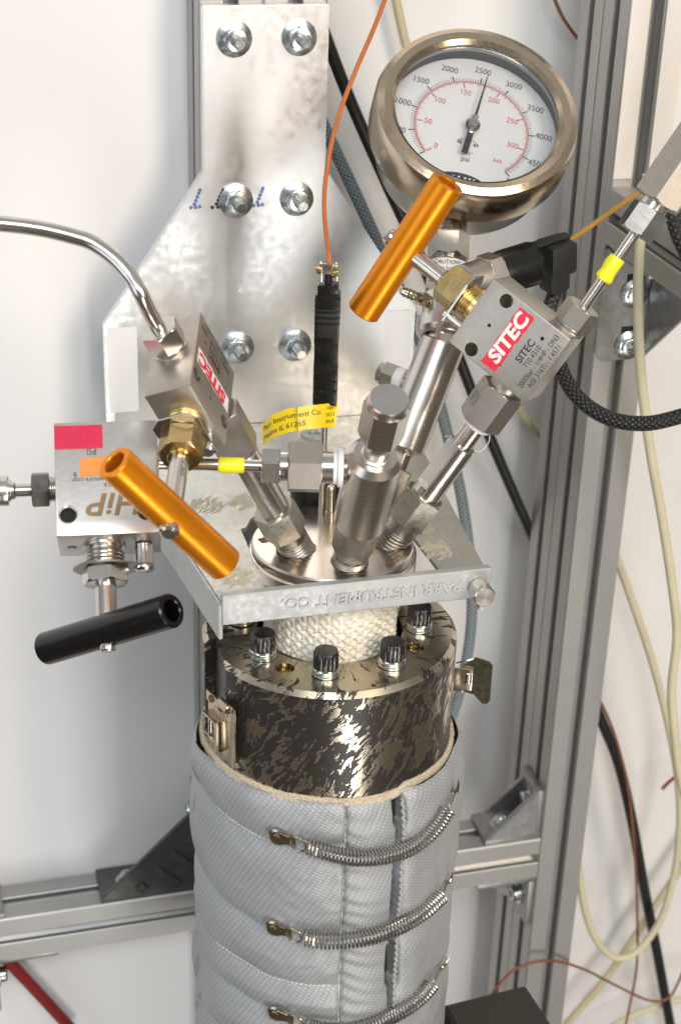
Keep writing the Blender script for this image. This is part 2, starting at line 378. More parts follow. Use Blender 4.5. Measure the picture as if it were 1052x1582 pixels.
# ------------------------------------------------------------------ aluminium frame
def profile(nx, ny):
    """outline of a slotted extrusion nx*U by ny*U, corner at the origin"""
    def side(n):
        L = [(.0012, 0)]
        for i in range(n):
            c = (i + .5)*U
            L += [(c - .0052, 0), (c - .0045, .0007), (c - .0045, .0045), (c - .0100, .0045), (c - .0100, .0085), (c - .0050, .0125), (c + .0050, .0125), (c + .0100, .0085), (c + .0100, .0045), (c + .0045, .0045), (c + .0045, .0007), (c + .0052, 0)]
            if i < n - 1: L += [(c + U/2 - .0011, 0), (c + U/2, .0006), (c + U/2 + .0011, 0)]
        return L + [(n*U - .0012, 0)]
    A, B = nx*U, ny*U
    return [(t, d) for t, d in side(nx)] + [(A - d, t) for t, d in side(ny)] + [(A - t, B - d) for t, d in side(nx)] + [(d, B - t) for t, d in side(ny)]
def extrusion(nx, ny, L, M):
    mb = MB(); poly = profile(nx, ny); k = len(poly)
    mb.add([(x, y, 0) for x, y in poly] + [(x, y, L) for x, y in poly], [(i, (i + 1) % k, k + (i + 1) % k, k + i) for i in range(k)] + [tuple(range(k))[::-1], tuple(range(k, 2*k))], M)
    return mb
ZB = -.4355
solo('aluminium_post', extrusion(2, 1, 1.5, T(-U, YF, -.95)), 'aluminium', 'wide slotted aluminium post behind the bolted metal plate', 'post')
solo('aluminium_post', extrusion(1, 2, 1.75, T(.2606, YF, -1.1)), 'aluminium', 'tall slotted aluminium post standing free beside the hanging cables', 'post')
MX = frame((0, 0, 0), (1, 0, 0), (0, 1, 0))
solo('aluminium_beam', extrusion(1, 1, .9, T(-U - .9, YF, ZB - U) @ MX), 'aluminium', 'horizontal slotted aluminium beam under the large ribbed corner bracket', 'beam')
solo('aluminium_beam', extrusion(1, 1, .2606 - U, T(U, YF, ZB - U) @ MX), 'aluminium', 'short horizontal slotted aluminium beam between jacket and tall post', 'beam')
solo('aluminium_beam', extrusion(1, 1, .42, frame((.2606, YF, .1145), (0, -1, 0), (1, 0, 0))), 'aluminium', 'slotted aluminium beam running forward above the flat two-bolt bracket', 'beam')
# film strips either side of the slot in the tall post
for x0, x1, wh in ((.2608, .2752, 'on the gauge side of its slot'), (.2880, .3036, 'on the cable side of its slot')):
    solo('cover_strip', MB().box((x0, YF - .0022, .1640), (x1, YF, .62), None, .0003), 'film_cream', 'cream cover strip on the tall post, ' + wh, 'cover strip', 'cream strips on the tall post')
# ------------------------------------------------------------------ bolts and brackets
def bolt(par, M, fl=.0115, hexaf=.0135, stud=.0038, h=.007, sl=.012, mat='zinc_nut'):
    b = part(par, 'bolt', MB().thread(stud, h - .001, h + sl - .0012, .0012, None, .0004, 20).cyl(stud - .0006, h + sl - .0013, h + sl, None, .0005, 20), 'zinc', M)
    part(b, 'nut', MB().lathe([(fl*.98, 0), (fl, .0006), (fl, .0014), (fl*.72, .0030), (hexaf*.5, .0034)], None, 36).hexn(hexaf, .002, h, None, 0, 1), mat)
    return b
def screw(par, M, r=.0068, h=.0065):
    b = part(par, 'bolt', MB().lathe([(r, 0), (r, h*.7), (r*.85, h*.95), (r*.6, h), (r*.52, h), (r*.5, h*.5)], None, 24), 'zinc', M)
    part(b, 'washer', MB().cyl(r*1.45, -.0012, .0002, None, .0003, 28), 'zinc_nut')
    return b
def corner(name, label, M, leg, w=.040, t=.0045, ribs=(), back=False, bolts=((.6, .6),), grp='corner brackets of the aluminium frame', mat='cast_zinc', both=False):
    """leg along +x on the z=0 face and along +z on the x=0 face, y is across; gusset at y=0 (front)"""
    th = thing(name, label, 'bracket', M, grp)
    y0 = w - t if back else 0
    mb = MB().box((0, 0, 0), (leg, w, t), None, .0008).box((0, 0, t*.9), (t, w, leg), None, .0008)
    poly = [(t*.7, t*.7), (leg - .001, t*.7), (leg - .001, t), (t, leg - .001), (t*.7, leg - .001)]
    mb.prism(poly, 0, t, frame((0, y0 + t, 0), (0, -1, 0), (1, 0, 0)) @ Matrix.Diagonal((1, 1, 1, 1)), .0006)
    if both: mb.prism([(t*.7, t*.7), (leg*.82, t*.7), (leg*.82, t), (t, leg*.82), (t*.7, leg*.82)], 0, t*.8, frame((0, (0 if back else w - t*.8) + t*.8, 0), (0, -1, 0), (1, 0, 0)), .0006)
    part(th, 'body', mb, mat)
    for k in ribs:                               # ribs square to the sloping edge, on the front of the gusset
        q = math.sqrt(2)*leg*min(k, 1 - k) - .012
        part(th, 'rib', MB().box((-q, -.001, -.0040), (-.012, .0028, .0040), T(leg*k, w, leg*(1 - k)) @ RY(-45), .0012), mat)
    f1, f2 = bolts[0]
    screw(th, T(leg*f1, w*.52, t + .0013)); screw(th, T(t + .0013, w*.52, leg*f2) @ RY(90))
    for Mm in (T(leg*f1 - .004, w*.52, t + .0001), T(t + .0001, w*.52, leg*f2 - .004) @ RY(90)):
        part(th, 'slot', MB().box((-.009, -.0036, -.001), (.009, .0036, .0002), Mm, .0004), 'dark_gap')
    return th
def at(o, x, z):                                  # bracket frame from its own x and z directions (y = away from the viewer where possible)
    x = Vector(x); z = Vector(z); y = z.cross(x); m = Matrix((x, y, z)).transposed().to_4x4(); m.translation = Vector(o); return m
corner('corner_bracket', 'small cast corner bracket on top of the short beam beside tall post', at((.2606, YF + U - .0015, ZB), (-1, 0, 0), (0, 0, 1)) , .052, t=.0058, back=True, bolts=((.60, .60),), both=True)
corner('corner_bracket', 'small cast corner bracket underneath the short beam beside tall post', at((.2606, YF + .0015, ZB - U), (-1, 0, 0), (0, 0, -1)), .056, t=.0058, back=True, bolts=((.45, .62),))
corner('ribbed_bracket', 'large ribbed shade-darkened grey corner bracket on the beam beside insulated jacket', at((-U, YF + U - .0015, ZB), (-1, 0, 0), (0, 0, 1)), .088, back=True, bolts=((.72, .8),), ribs=(.26, .42, .58, .74), mat='cast_shaded')
corner('corner_bracket', 'small cast corner bracket on the long beam, far from the jacket', at((-.2630, YF + U - .0015, ZB), (1, 0, 0), (0, 0, 1)) @ T(0, -.04, 0), .052, bolts=((.6, .6),))
corner('corner_bracket', 'small cast corner bracket underneath the long beam above red hose', at((-.2240, YF + .0015, ZB - U), (1, 0, 0), (0, 0, -1)) @ T(0, -.04, 0), .055, bolts=((.6, .6),))
# flat bracket on the tall post, gusset running forward under the beam
fb = thing('flat_bracket', 'grey two-bolt flat bracket with side gusset on the tall post', 'bracket')
mb = MB().prism([(.2606, .0300), (.2675, .0232), (.3030, .0232), (.3030, .1125), (.2590, .1125)], YF - .005, YF - .0002, Matrix(((1, 0, 0, 0), (0, 0, 1, 0), (0, 1, 0, 0), (0, 0, 0, 1))), .0008)
mb.prism([(YF - .004, .0240), (YF - .075, .088), (YF - .075, .1125), (YF - .004, .1125)], .2985, .3028, Matrix(((0, 0, 1, 0), (1, 0, 0, 0), (0, 1, 0, 0), (0, 0, 0, 1))), .0008)
mb.box((.2640, YF - .070, .1100), (.2990, YF - .0045, .1135), None, .0006)
part(fb, 'body', mb, 'cast_zinc')
for zz in (.077, .0355):
    part(fb, 'slot', MB().box((.2795, YF - .0056, zz - .006), (.2945, YF - .0045, zz + .015), None, .0004), 'dark_gap')
    bolt(fb, frame((.2866, YF - .0054, zz), (0, -1, 0), (1, 0, .3)), .0115, .0135, .0038, .007, .004)
# ------------------------------------------------------------------ bolted plate
YP = .200
pl = thing('mounting_plate', 'shiny galvanised mounting plate with six flange nuts on wide post', 'plate', T(0, YP, 0))
half = [(.0425, .2905), (.0425, .1820), (.1131, .0770), (.1131, -.0125)]
poly = [(-x, z) for x, z in half] + [(x, z) for x, z in half[::-1]]
XZ = Matrix(((1, 0, 0, 0), (0, 0, 1, 0), (0, 1, 0, 0), (0, 0, 0, 1)))
part(pl, 'sheet', MB().prism(poly, 0, .0078, XZ, .0007), 'galvanised')
for i, (x, z) in enumerate(((-.0213, .2694), (.0222, .2695), (-.0200, .1618), (.0225, .1613), (-.0187, .0551), (.0234, .0541))):
    bolt(pl, frame((x, -.0001, z), (0, -1, 0), (math.cos(i*1.7), 0, math.sin(i*1.7))), .0118, .0142, .0042, .0078, .0125)
for x in (-.1105, .0905):       # white stickers on the plate's edges
    part(pl, 'sticker', MB().box((x, -.0004, .012), (x + .0205, -.0001, .0755), None), 'paper_white')
# dotted blue print, half hidden by a nut
def stroke(cx, cz, pts, r=.0013):
    m = MB()
    for x, z in pts: m.lathe([(r, 0), (r*.9, .0002)], frame((cx + x, -.0001, cz + z), (0, -1, 0)), 14)
    return m
Lg = [(.0048, .0105), (.0040, .0085), (.0030, .006), (.0020, .0035), (.001, .001), (-.0015, -.0012), (.0018, -.0012), (.0045, -.0008)]
part(pl, 'print', stroke(-.0495, .1595, Lg), 'ink_blue'); part(pl, 'print', stroke(-.0335, .1590, [(x*1.2 - .001, z) for x, z in Lg]), 'ink_navy'); part(pl, 'print', stroke(-.0060, .1590, Lg), 'ink_blue')
# ------------------------------------------------------------------ clamp bracket carrying the vessel
cb = thing('support_bracket', 'grey metal fork bracket with raised lettering holding the reactor lid', 'bracket')
ZT = -.0045; YB = -.0560
q_ = lambda x, y: tuple(px(x, y, Z=ZT))[:2]
fl_, fr0 = px(345, 917, Y=YB), px(757, 882, Y=YB)
out = [(fl_.x, YB + .001), (fr0.x, YB + .001), q_(683, 755), (.1080, .199), (-.1080, .199), q_(250, 790)]
i0, i1, i2, i3 = q_(683, 884), q_(633, 822), q_(372, 817), q_(405, 899)
inn = [(i0[0], YB + .001), i1] + [(.004 + .053*math.cos(R(a)), .026 + .045*math.sin(R(a))) for a in range(15, 166, 15)] + [i2, (i3[0], YB + .001)]
poly = [out[0], *inn[::-1], *out[1:]]
part(cb, 'top_sheet', MB().prism(poly, ZT - .0028, ZT), 'bracket_top')
def wallstrip(a, b, z0, z1, t):
    a = Vector((*a, 0)); b = Vector((*b, 0)); d = (b - a).normalized(); n = Vector((-d.y, d.x, 0))
    return MB().prism([(a.x, a.y), (b.x, b.y), (b.x + n.x*t, b.y + n.y*t), (a.x + n.x*t, a.y + n.y*t)], z0, z1, None, .0005)
part(cb, 'side_flange', wallstrip(out[0], out[5], ZT - .024, ZT - .0005, .0025), 'bracket_paint')
part(cb, 'side_flange', wallstrip((out[1][0] - .0025, YB), (out[2][0] - .0025, out[2][1]), ZT - .024, ZT - .0005, .0025), 'bracket_paint')
ZBT = (fl_.z + fr0.z)/2; ZBB = (px(350, 962, Y=YB).z + px(755, 927, Y=YB).z)/2
part(cb, 'front_bar', MB().box((fl_.x - .0008, YB, ZBB), (fr0.x + .0010, YB + .0060, ZBT), None, .0014, 3), 'bracket_paint')
FM = frame((fl_.x*.45 + fr0.x*.55, YB, (ZBB + ZBT)/2 + .0004), (0, -1, 0), (-1, 0, 0))      # lettering stands upside down
o = part(cb, 'lettering', text('PARR INSTRUMENT CO.', .0098, FM @ T(0, 0, -.0002), ext=.0010, bev=.0002, wide=1.06), 'bracket_paint')
o.location.x = .0
kn = part(cb, 'thumb_screw', MB().lathe([(.0046, .0), (.0068, .0008)] + [(.0068, .012), (.006, .0128), (.0005, .0128)], None, 48, rf=lambda a, r, z: r*(1 - .03*(math.sin(a*24) > 0)) if .0005 < z < .0125 else r), 'steel_turned', frame((fr0.x - .0070, YB, ZBB + .0075), (0, -1, 0)))
part(cb, 'rivet', MB().lathe([(.0016, 0), (.0012, .0006), (.0004, .0008)], T(fl_.x + .006, YB + .011, ZT), 16), 'dark_gap')
random.seed(3)
for gx, gy, gr in [(*q_(675, 850), .012), (*q_(655, 815), .007), (*q_(320, 780), .013), (*q_(375, 775), .011), (*q_(365, 890), .011)]:
    m = MB()
    for k in range(70):                                   # dried glue smears: thin overlapping flakes
        a = random.uniform(0, 6.28); q = gr*math.sqrt(random.random()); cx, cy = gx + q*math.cos(a)*.8, gy + q*math.sin(a); ln = random.uniform(.002, .006); th = random.gauss(.9, .22)
        c_, s_ = math.cos(th), math.sin(th); wv = random.uniform(.0003, .0009)
        m.add([(cx + c_*u*ln - s_*v*wv, cy + s_*u*ln + c_*v*wv, ZT + h) for u, v, h in ((-1, 0, .00004), (-.5, -1, .00004), (.6, -.8, .00004), (1, 0, .00004), (.5, 1, .00004), (-.6, .9, .00004), (0, 0, .00012 + .0002*random.random()))], [(i, (i + 1) % 6, 6) for i in range(6)])
    o = part(cb, 'glue_smear', m, 'glue', kind='stuff')
part(cb, 'boss', MB().ring([(.0040, 0), (.0095, 0), (.0092, .0016), (.0045, .0018)], T(*px(485, 672, Z=ZT)), 36), 'bracket_paint')
bp = px(487, 786, Z=-.012)
solo('black_cylinder', MB().lathe([(.0120, -.010), (.0165, -.009), (.0168, .0300), (.0150, .0330), (.002, .0335)], T(*bp), 48), 'rubber_black', 'black cylinder standing behind the lid below the hexagon adapter', 'cylinder')  # stand-in for an unidentified black shape behind the lid
# ------------------------------------------------------------------ reactor: lid, sleeve, split collar
PORT = {'L': (px(458, 848, Z=0), tilt(29.2, -155.2)), 'C': (px(540, 868, Z=0), tilt(30, -94)), 'R': (px(602, 838, Z=0), tilt(30.56, -17.1)), 'G': (px(580, 798, Z=0), tilt(30, 33))}
lid = thing('reactor_lid', 'round turned steel reactor lid with angled ports in the fork bracket', 'lid')
body = MB().lathe([(.030, -.030), (.0385, -.030), (.0385, -.0150), (.0525, -.0140), (.0525, -.0065), (.0515, -.0058), (.0506, -.0056), (.0506, -.0012), (.0496, 0), (.0005, 0)], None, 128)
cutm = MB()
for k, (p_, d_) in PORT.items(): cutm.cyl(.0116, -.008, .02, frame(p_, d_), .0001, 40)
part(lid, 'disc', cut(body, cutm, 30), 'lid_steel')
part(lid, 'pin', MB().lathe([(.0034, 0), (.0034, .0035), (.0029, .0040), (.0029, .0200), (.0022, .0212)], T(*px(510, 797, Z=0)), 24), 'nickel')
random.seed(21)
for (x, y), w_, mt in (((409, 834), .0034, 'rust_brown'), ((600, 873), .0022, 'rust'), ((477, 797), .0012, 'rust')):
    c_ = px(x, y, Z=0); pts = [(c_.x + w_*(1 + random.gauss(0, .22))*math.cos(2*math.pi*k/22), c_.y + w_*(1 + random.gauss(0, .22))*math.sin(2*math.pi*k/22)) for k in range(22)]
    part(lid, 'rust_spot', flat(pts, None, .00012), mt)
sl = MB(); n1, n2 = 300, 44; vs = []; fs = []
for j in range(n2 + 1):
    z = -.066 + .050*j/n2
    for i in range(n1):
        a = 2*math.pi*i/n1; s = a*.0412; w1 = math.sin((s*1.0 + z*1.2)*2*math.pi/.0074); w2 = math.sin((s*1.0 - z*1.2)*2*math.pi/.0074)
        q = .0412 + .0014*max(w1*.9, w2*.9) + .0004*math.sin(s*1700 + z*900) + .0006*noise.noise((s*120, z*120, a)); vs.append((q*math.cos(a), q*math.sin(a), z))
for j in range(n2):
    for i in range(n1): fs.append((j*n1 + i, j*n1 + (i + 1) % n1, (j + 1)*n1 + (i + 1) % n1, (j + 1)*n1 + i))
sl.add(vs, fs)
solo('woven_sleeve', sl, 'glass_sleeve', 'cream woven glass-fibre sleeve round the reactor neck under the bracket', 'sleeve')
solo('vessel_neck', MB().lathe([(.0425, -.150), (.0435, -.0640), (.0425, -.0632), (.030, -.0630)], None, 72), 'steel_turned', 'bare steel vessel neck ring below the woven sleeve', 'neck ring')
cl = thing('split_collar', 'heavy two-piece collar with worn black finish clamped by black screws', 'collar')
RO, RI, ZC, ZL = .0812, .0462, -.0610, -.1400
sec = [(RI + .001, ZC), (RO - .0030, ZC), (RO, ZC - .0032), (RO, ZL + .001), (RO - .001, ZL), (RI, ZL), (RI, ZC - .001)]
front = MB().ring(sec, None, 120, -179, 0.5)
holes = MB()
RECESS = [(.0590, -132.4), (.0585, -39.4)]
for r_, a_ in RECESS: holes.cyl(.0058, ZC - .004, ZC + .01, T(r_*math.cos(R(a_)), r_*math.sin(R(a_)), 0), .0001, 32)
holes.box((-.2, -.2, -.3), (-.0745, .2, .1))
part(cl, 'half_ring', cut(front, holes, 30), 'worn_black_oxide')
part(cl, 'half_ring', MB().ring(sec, T(0, .0012, -.0004), 120, 1.5, 180.5), 'worn_black_oxide')
for r_, a_ in RECESS: part(cl, 'plug', MB().lathe([(.0056, ZC - .0045), (.0056, ZC - .0030), (.0040, ZC - .0026), (.0016, ZC - .0026), (.0014, ZC - .0036), (.0003, ZC - .0036)], T(r_*math.cos(R(a_)), r_*math.sin(R(a_)), 0), 28), 'brass')
cs0 = None
for r_, a_ in ((.0560, -152.4), (.0569, -107.5), (.0585, -64.2), (.0569, -15), (.057, 28), (.057, 72), (.057, 117), (.057, 161)):
    M = T(r_*math.cos(R(a_)), r_*math.sin(R(a_)), ZC) @ RZ(a_*1.7)
    if cs0 is None:
        cs0 = (MB().lathe([(.0072, .0040), (.0077, .0052), (.0077, .0150), (.0070, .0163), (.0005, .0165)], None, 96, rf=lambda a, r, z: r*(1 - .10*max(0, math.cos(12*a))**2) if .0038 < z < .0155 and r > .003 else r).mesh('cap_screw', 50),
               MB().lathe([(.0078, 0), (.0088, .0004), (.0088, .0014), (.0080, .0018), (.0085, .0022), (.0085, .0034), (.0078, .0038), (.0080, .0042), (.0076, .0052)], None, 48).mesh('washer'))
    b = part(cl, 'cap_screw', cs0[0], 'black_oxide', M); part(b, 'washer', cs0[1], 'zinc')
# rusty hinge latch on one side of the collar
la = part(cl, 'latch', MB().box((-.0010, -.0085, -.0150), (.0006, .0085, .0150), None, .0004).box((.0004, -.0085, .0062), (.0050, .0085, .0075), None, .0003).box((.0004, -.0085, -.0075), (.0045, .0085, -.0065), None, .0003).box((.0006, .0066, -.0150), (.0046, .0085, .0062), None, .0003), 'nickel', frame(px(336, 1120, Y=-.0270) + Vector((-.001, 0, 0)), (0, 0, 1), (-.95, -.31, 0)), 'rusted spring latch')
part(la, 'roller', MB().cyl(.0016, -.0058, .0058, T(.0030, -.001, 0), .0003, 18), 'steel')
part(la, 'hinge_plate', MB().box((-.0006, -.0100, .0145), (.0012, .0150, .0215), None, .0004).cyl(.0030, -.0060, .0060, T(.0020, .0150, .0235) @ RX(90), .0006, 20), 'nickel')
part(la, 'hinge_plate', MB().box((-.0012, .0085, -.0190), (.0004, .0230, .0240), None, .0005), 'nickel')
part(la, 'rivet', MB().lathe([(.0026, 0), (.0024, .0010), (.0010, .0016)], frame((.0012, .0090, .0185), (1, 0, 0)), 18), 'rust')
part(la, 'rivet', MB().lathe([(.0026, 0), (.0024, .0010), (.0010, .0016)], frame((.0012, -.0030, .0185), (1, 0, 0)), 18), 'rust')
# open toggle latch on the other side
tl = part(cl, 'toggle_latch', MB().prism([(0, .008), (.009, .0155), (.018, .0130), (.0205, .0105), (.0205, -.0150), (.0185, -.0185), (.0150, -.0180), (.0095, -.0120), (.0, -.0100)], -.0007, .0007, None, .0003), 'latch_dark', frame(px(712, 1046, Y=.004), (-.35, -.90, .12), (.93, -.36, 0)), 'open bright toggle latch')
part(tl, 'latch_wire', MB().sweep(cat([(-.004, .010, .000), (.002, .013, .002), (.007, .0145, .0015)]), .0005, 8), 'steel')
part(tl, 'base_plate', MB().box((-.0050, -.0080, .0012), (.0075, .0075, .0034), None, .0006).box((-.0050, -.0095, -.0006), (.0020, -.0080, .0034), None, .0004), 'nickel')
part(tl, 'pivot', MB().cyl(.0022, -.0035, .0035, T(.0050, .0010, .0030) @ RX(90), .0005, 18), 'steel')
# ------------------------------------------------------------------ insulated jacket with springs
RJ = .0868
jk = thing('insulation_jacket', 'quilted silver fabric insulation jacket laced with springs round the vessel', 'jacket', T(0, 0, -.55))
SEAM, GAP = -96.6, -73.4
ZS = [-.1675, -.2390, -.2805, -.3100, -.352, -.40]
def jr(a, z):
    """jacket surface radius at angle a (degrees) and height z"""
    s = (a - SEAM + 540) % 360 - 180; g = (a - GAP + 540) % 360 - 180
    wob = .0026*noise.noise((a*.03, z*20, 8)) + .0010*noise.noise((math.cos(R(a))*3, math.sin(R(a))*3, z*18)) + .0012*noise.noise((a*.05, z*45, 3.1))
    r = RJ + wob - .0007*math.exp(-abs(noise.noise((a*.02 + 5, z*20, 1.7)))*9)
    if s < 0 and s > -190:                                           # quilted field left of the stitch line
        d = min(abs(z - q - .0035*math.sin(R(a*2.2 + q*900))) for q in ZS[:6]); r += .0066*(1 - math.exp(-d/.011))*(.9 + .7*noise.noise((a*.03, z*9, 2))) - .0016
        r += .0010*noise.noise((a*.16, z*150, 7))*math.exp(s/30)
    elif g < 0: r += .0034*math.sin(math.pi*min(1, max(0, s/(GAP - SEAM))))**.6 + .0013*math.sin((z + s*.0004)*2*math.pi/.0105 + 2*noise.noise((a*.1, z*40, 1)))*math.exp(-s/11)*.6
    else: r += .0075*(1 - math.exp(-g/3.5))*(.55 + .45*math.exp(-g/30)) + .0009*noise.noise((a*.12, z*60, 5))
    r -= .0016*math.exp(-(s/.9)**2)
    gw = 1.0 + .6*noise.noise((z*30, 0, 9)) + (1.1 if -.29 < z < -.255 else 0) + (.9 if z > -.16 else 0)
    gc = g - 1.8*noise.noise((z*22, 4, 2)); r -= .0380*math.exp(-(gc/gw)**4)
    zt = -.139 - z; r -= .0042*math.exp(-max(0, zt)/.012)
    if zt < .005: r -= .0020*(1 - math.sqrt(max(0, 1 - (1 - max(0, zt)/.007)**2)))
    return r
def ztop(a): return -.1375 + .0016*math.sin(R(a*2 + 40)) + .0012*noise.noise((a*.05, 1, 1)) + (.004 if -73 < a < -40 else 0)*min(1, (a + 73)/4) * max(0, (-40 - a)/33)
na, nz = 720, 240; vs = []; fs = []; uvs = []
for j in range(nz + 1):
    for i in range(na):
        a = -180 + 360*i/na; z = ztop(a)*(1 - j/nz) + (-.52)*(j/nz); r = jr(a, z); vs.append((r*math.cos(R(a)), r*math.sin(R(a)), z + .55))
for j in range(nz):
    for i in range(na):
        i2 = (i + 1) % na; fs.append((j*na + i, j*na + i2, (j + 1)*na + i2, (j + 1)*na + i))
        u0, u1 = i/na*.54, (i + 1)/na*.54; v0, v1 = j/nz*.383, (j + 1)/nz*.383; uvs.append(((u0, v0), (u1, v0), (u1, v1), (u0, v1)))
mb = MB(); mb.add(vs, fs, None, uvs)
mj = mb.mesh('wrap', 80); part(jk, 'wrap', mj, 'silver_cloth')
ed = MB(); ed.ring([(.0760, .0), (.0818, .0010), (.0836, -.0006), (.0842, -.003), (.0830, -.005), (.0760, -.004)], None, 200)
ed.v = [(x*(1 + .006*noise.noise((x*400, y*400, z*300))), y*(1 + .006*noise.noise((x*400, y*400, 3 + z*300))), z + .55 + ztop(math.degrees(math.atan2(y, x))) + .0012 + .0007*noise.noise((x*500, y*500, 2))) for x, y, z in ed.v]
part(jk, 'edge_binding', ed, 'edging')
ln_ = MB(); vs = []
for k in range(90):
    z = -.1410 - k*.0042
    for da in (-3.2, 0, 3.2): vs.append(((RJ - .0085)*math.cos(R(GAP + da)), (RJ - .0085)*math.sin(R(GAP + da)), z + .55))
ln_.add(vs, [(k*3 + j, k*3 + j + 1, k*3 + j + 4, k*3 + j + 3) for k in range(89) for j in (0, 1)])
part(jk, 'gap_shade_strip', ln_, 'black_matte')  # black strip that paints the shade inside the jacket's split
st = MB()
for k in range(70):
    z = -.150 - k*.0046; z2 = z - .0034; pts = []
    for q in (0, .5, 1):
        zz = z + (z2 - z)*q; r = jr(SEAM, zz) + .0004; aa = SEAM + .15*math.sin(k*1.3); pts.append((r*math.cos(R(aa)), r*math.sin(R(aa)), zz + .55))
    st.sweep(pts, .0004, 6)
part(jk, 'stitching', st, 'thread_white', kind='stuff')
fr = MB(); random.seed(11); pts = []
for k in range(220):
    z = -.142 - k*.0017; a = GAP + 1.7 + .45*math.sin(k*2.1) + 1.1*noise.noise((z*22, 4, 2)); r = jr(GAP + 4, z) - .0016 + .0005*math.cos(k*2.1); pts.append((r*math.cos(R(a)), r*math.sin(R(a)), z + .55))
part(jk, 'flap_binding', MB().sweep(pts, .0011, 8), 'thread_grey')
for zz, a0, a1, seed in ((-.1675, -160, -128, 1), (-.2805, -158, -101, 2)):       # loose quilting thread in the seams
    m = MB(); random.seed(seed); a = a0
    while a < a1:
        pts = []
        for q in range(4):
            aa = a + q*.45; z = zz + .0035*math.sin(R(aa*2.2 + zz*900)); r = jr(aa, z) + .0004 + .0003*math.sin(q*1.1); pts.append((r*math.cos(R(aa)), r*math.sin(R(aa)), z + .55 + random.gauss(0, .0001)))
        m.sweep(pts, .00035, 6); a += 2.0
    part(jk, 'quilt_stitching', m, 'thread_white', kind='stuff')
def spring(ctrl, turns, rivet, hook, tip):
    OFF = Vector((0, 0, .55)); RS = RJ + .0090
    path = cat([cyl(x, y, RS) for x, y in ctrl], 24); L = [0]
    for a, b in zip(path, path[1:]): L.append(L[-1] + (b - a).length)
    def pos(s):
        s = min(max(s, 0), L[-1] - 1e-6)
        for i in range(len(L) - 1):
            if L[i + 1] >= s: return path[i].lerp(path[i + 1], (s - L[i])/max(1e-9, L[i + 1] - L[i]))
    pts = []; N = turns*14; up = Vector((0, 0, 1))
    for i in range(N + 1):
        s = L[-1]*i/N; p = pos(s); t = (pos(s + .001) - pos(s - .001)).normalized(); a = up.cross(t).normalized(); b = t.cross(a); th = 2*math.pi*i/14
        pts.append(p + a*math.cos(th)*.0049 + b*math.sin(th)*.0049 + OFF)
    sg = part(jk, 'spring', MB().sweep(pts, .00072, 6), 'spring_steel')
    p0 = path[0]; q0 = cyl(*rivet, RJ + .0040); d = (p0 - q0).normalized(); nrm = Vector((q0.x, q0.y, 0)).normalized()
    M = frame(q0 + OFF, nrm, d)
    part(sg, 'rivet', MB().lathe([(.0058, -.001), (.0060, .0004), (.0045, .0012), (.0028, .0010), (.0024, .0018), (.0008, .0021)], M, 28), 'nickel')
    part(sg, 'hook_plate', MB().prism([(.001, -.0042), (.0085, -.0030), (.0115, -.0048), (.0128, -.0040), (.0128, .0040), (.0115, .0048), (.0085, .0030), (.001, .0042)], .0004, .0014, M, .0002), 'nickel')
    c = M @ Vector((.0150, 0, .0022))
    part(sg, 'ring', MB().sweep([c + (d*math.cos(t)*.0052 + nrm.cross(d)*math.sin(t)*.0050) for t in [2*math.pi*k/28 for k in range(28)]], .0007, 8, True), 'nickel')
    c2 = p0 + OFF + d*.0; e2 = nrm.cross(d)
    part(sg, 'end_loop', MB().sweep(cat([c + d*.004, c + d*.0065 + e2*.003, p0 + OFF - d*.001 + e2*.0045, p0 + OFF + e2*.0049]), .0006, 8), 'spring_steel')
    h0 = path[-1] + OFF; h1 = cyl(*hook, RJ + .0060) + OFF; dd = (h1 - h0).normalized(); nn = Vector((h1.x, h1.y, 0)).normalized(); sd = nn.cross(dd)
    cc = h0.lerp(h1, .6); ln = (h1 - h0).length
    part(sg, 'ring', MB().sweep([cc + dd*math.cos(t)*ln*.55 + sd*math.sin(t)*.0030 for t in [2*math.pi*k/28 for k in range(28)]], .0006, 8, True), 'spring_steel')
    h2 = cyl(*hook, RJ + .002) + OFF; tp = cyl(*tip, RJ + .010) + OFF
    part(sg, 'lacing_hook', MB().sweep(cat([h2 - nn*.002, h1 + nn*.001, h1.lerp(tp, .5) + nn*.001, tp]), lambda q: .0019*(1 - .75*q), 8), 'nickel')
spring([(474, 1308), (500, 1316), (540, 1325), (580, 1325), (620, 1316), (652, 1298), (676, 1274), (692, 1250)], 44, (428, 1293), (702, 1222), (708, 1206))
spring([(470, 1449), (500, 1454), (540, 1453), (580, 1446), (620, 1430), (655, 1408), (682, 1384)], 42, (423, 1434), (690, 1362), (699, 1348))
spring([(472, 1584), (500, 1592), (540, 1592), (580, 1582), (620, 1562), (650, 1540), (668, 1520)], 42, (426, 1566), (679, 1495), (694, 1479))
# ------------------------------------------------------------------ port fittings on the lid
def gland(th, r=.0106, af=.0225, z0=.020, z1=.040):
    part(th, 'gland_thread', MB().thread(r, -.006, .0110, .0022, None, .0012, 40), 'steel_dull')
    part(th, 'gland_nut', MB().lathe([(r - .0008, .0100), (r, .0108), (r, z0 + .001), (r - .001, z0 + .002)], None, 40).hexn(af, z0 - .003, z1, None, 1, 1), 'steel_dull')
def facing(M, off=0):            # turn of a hexagon about its axis that sets one flat towards the viewer
    c = M.inverted() @ CP; return RZ(math.degrees(math.atan2(c.y, c.x)) - 30 + off)
PL, DL = PORT['L']; PC, DC = PORT['C']; PR, DR = PORT['R']; PG, DG = PORT['G']
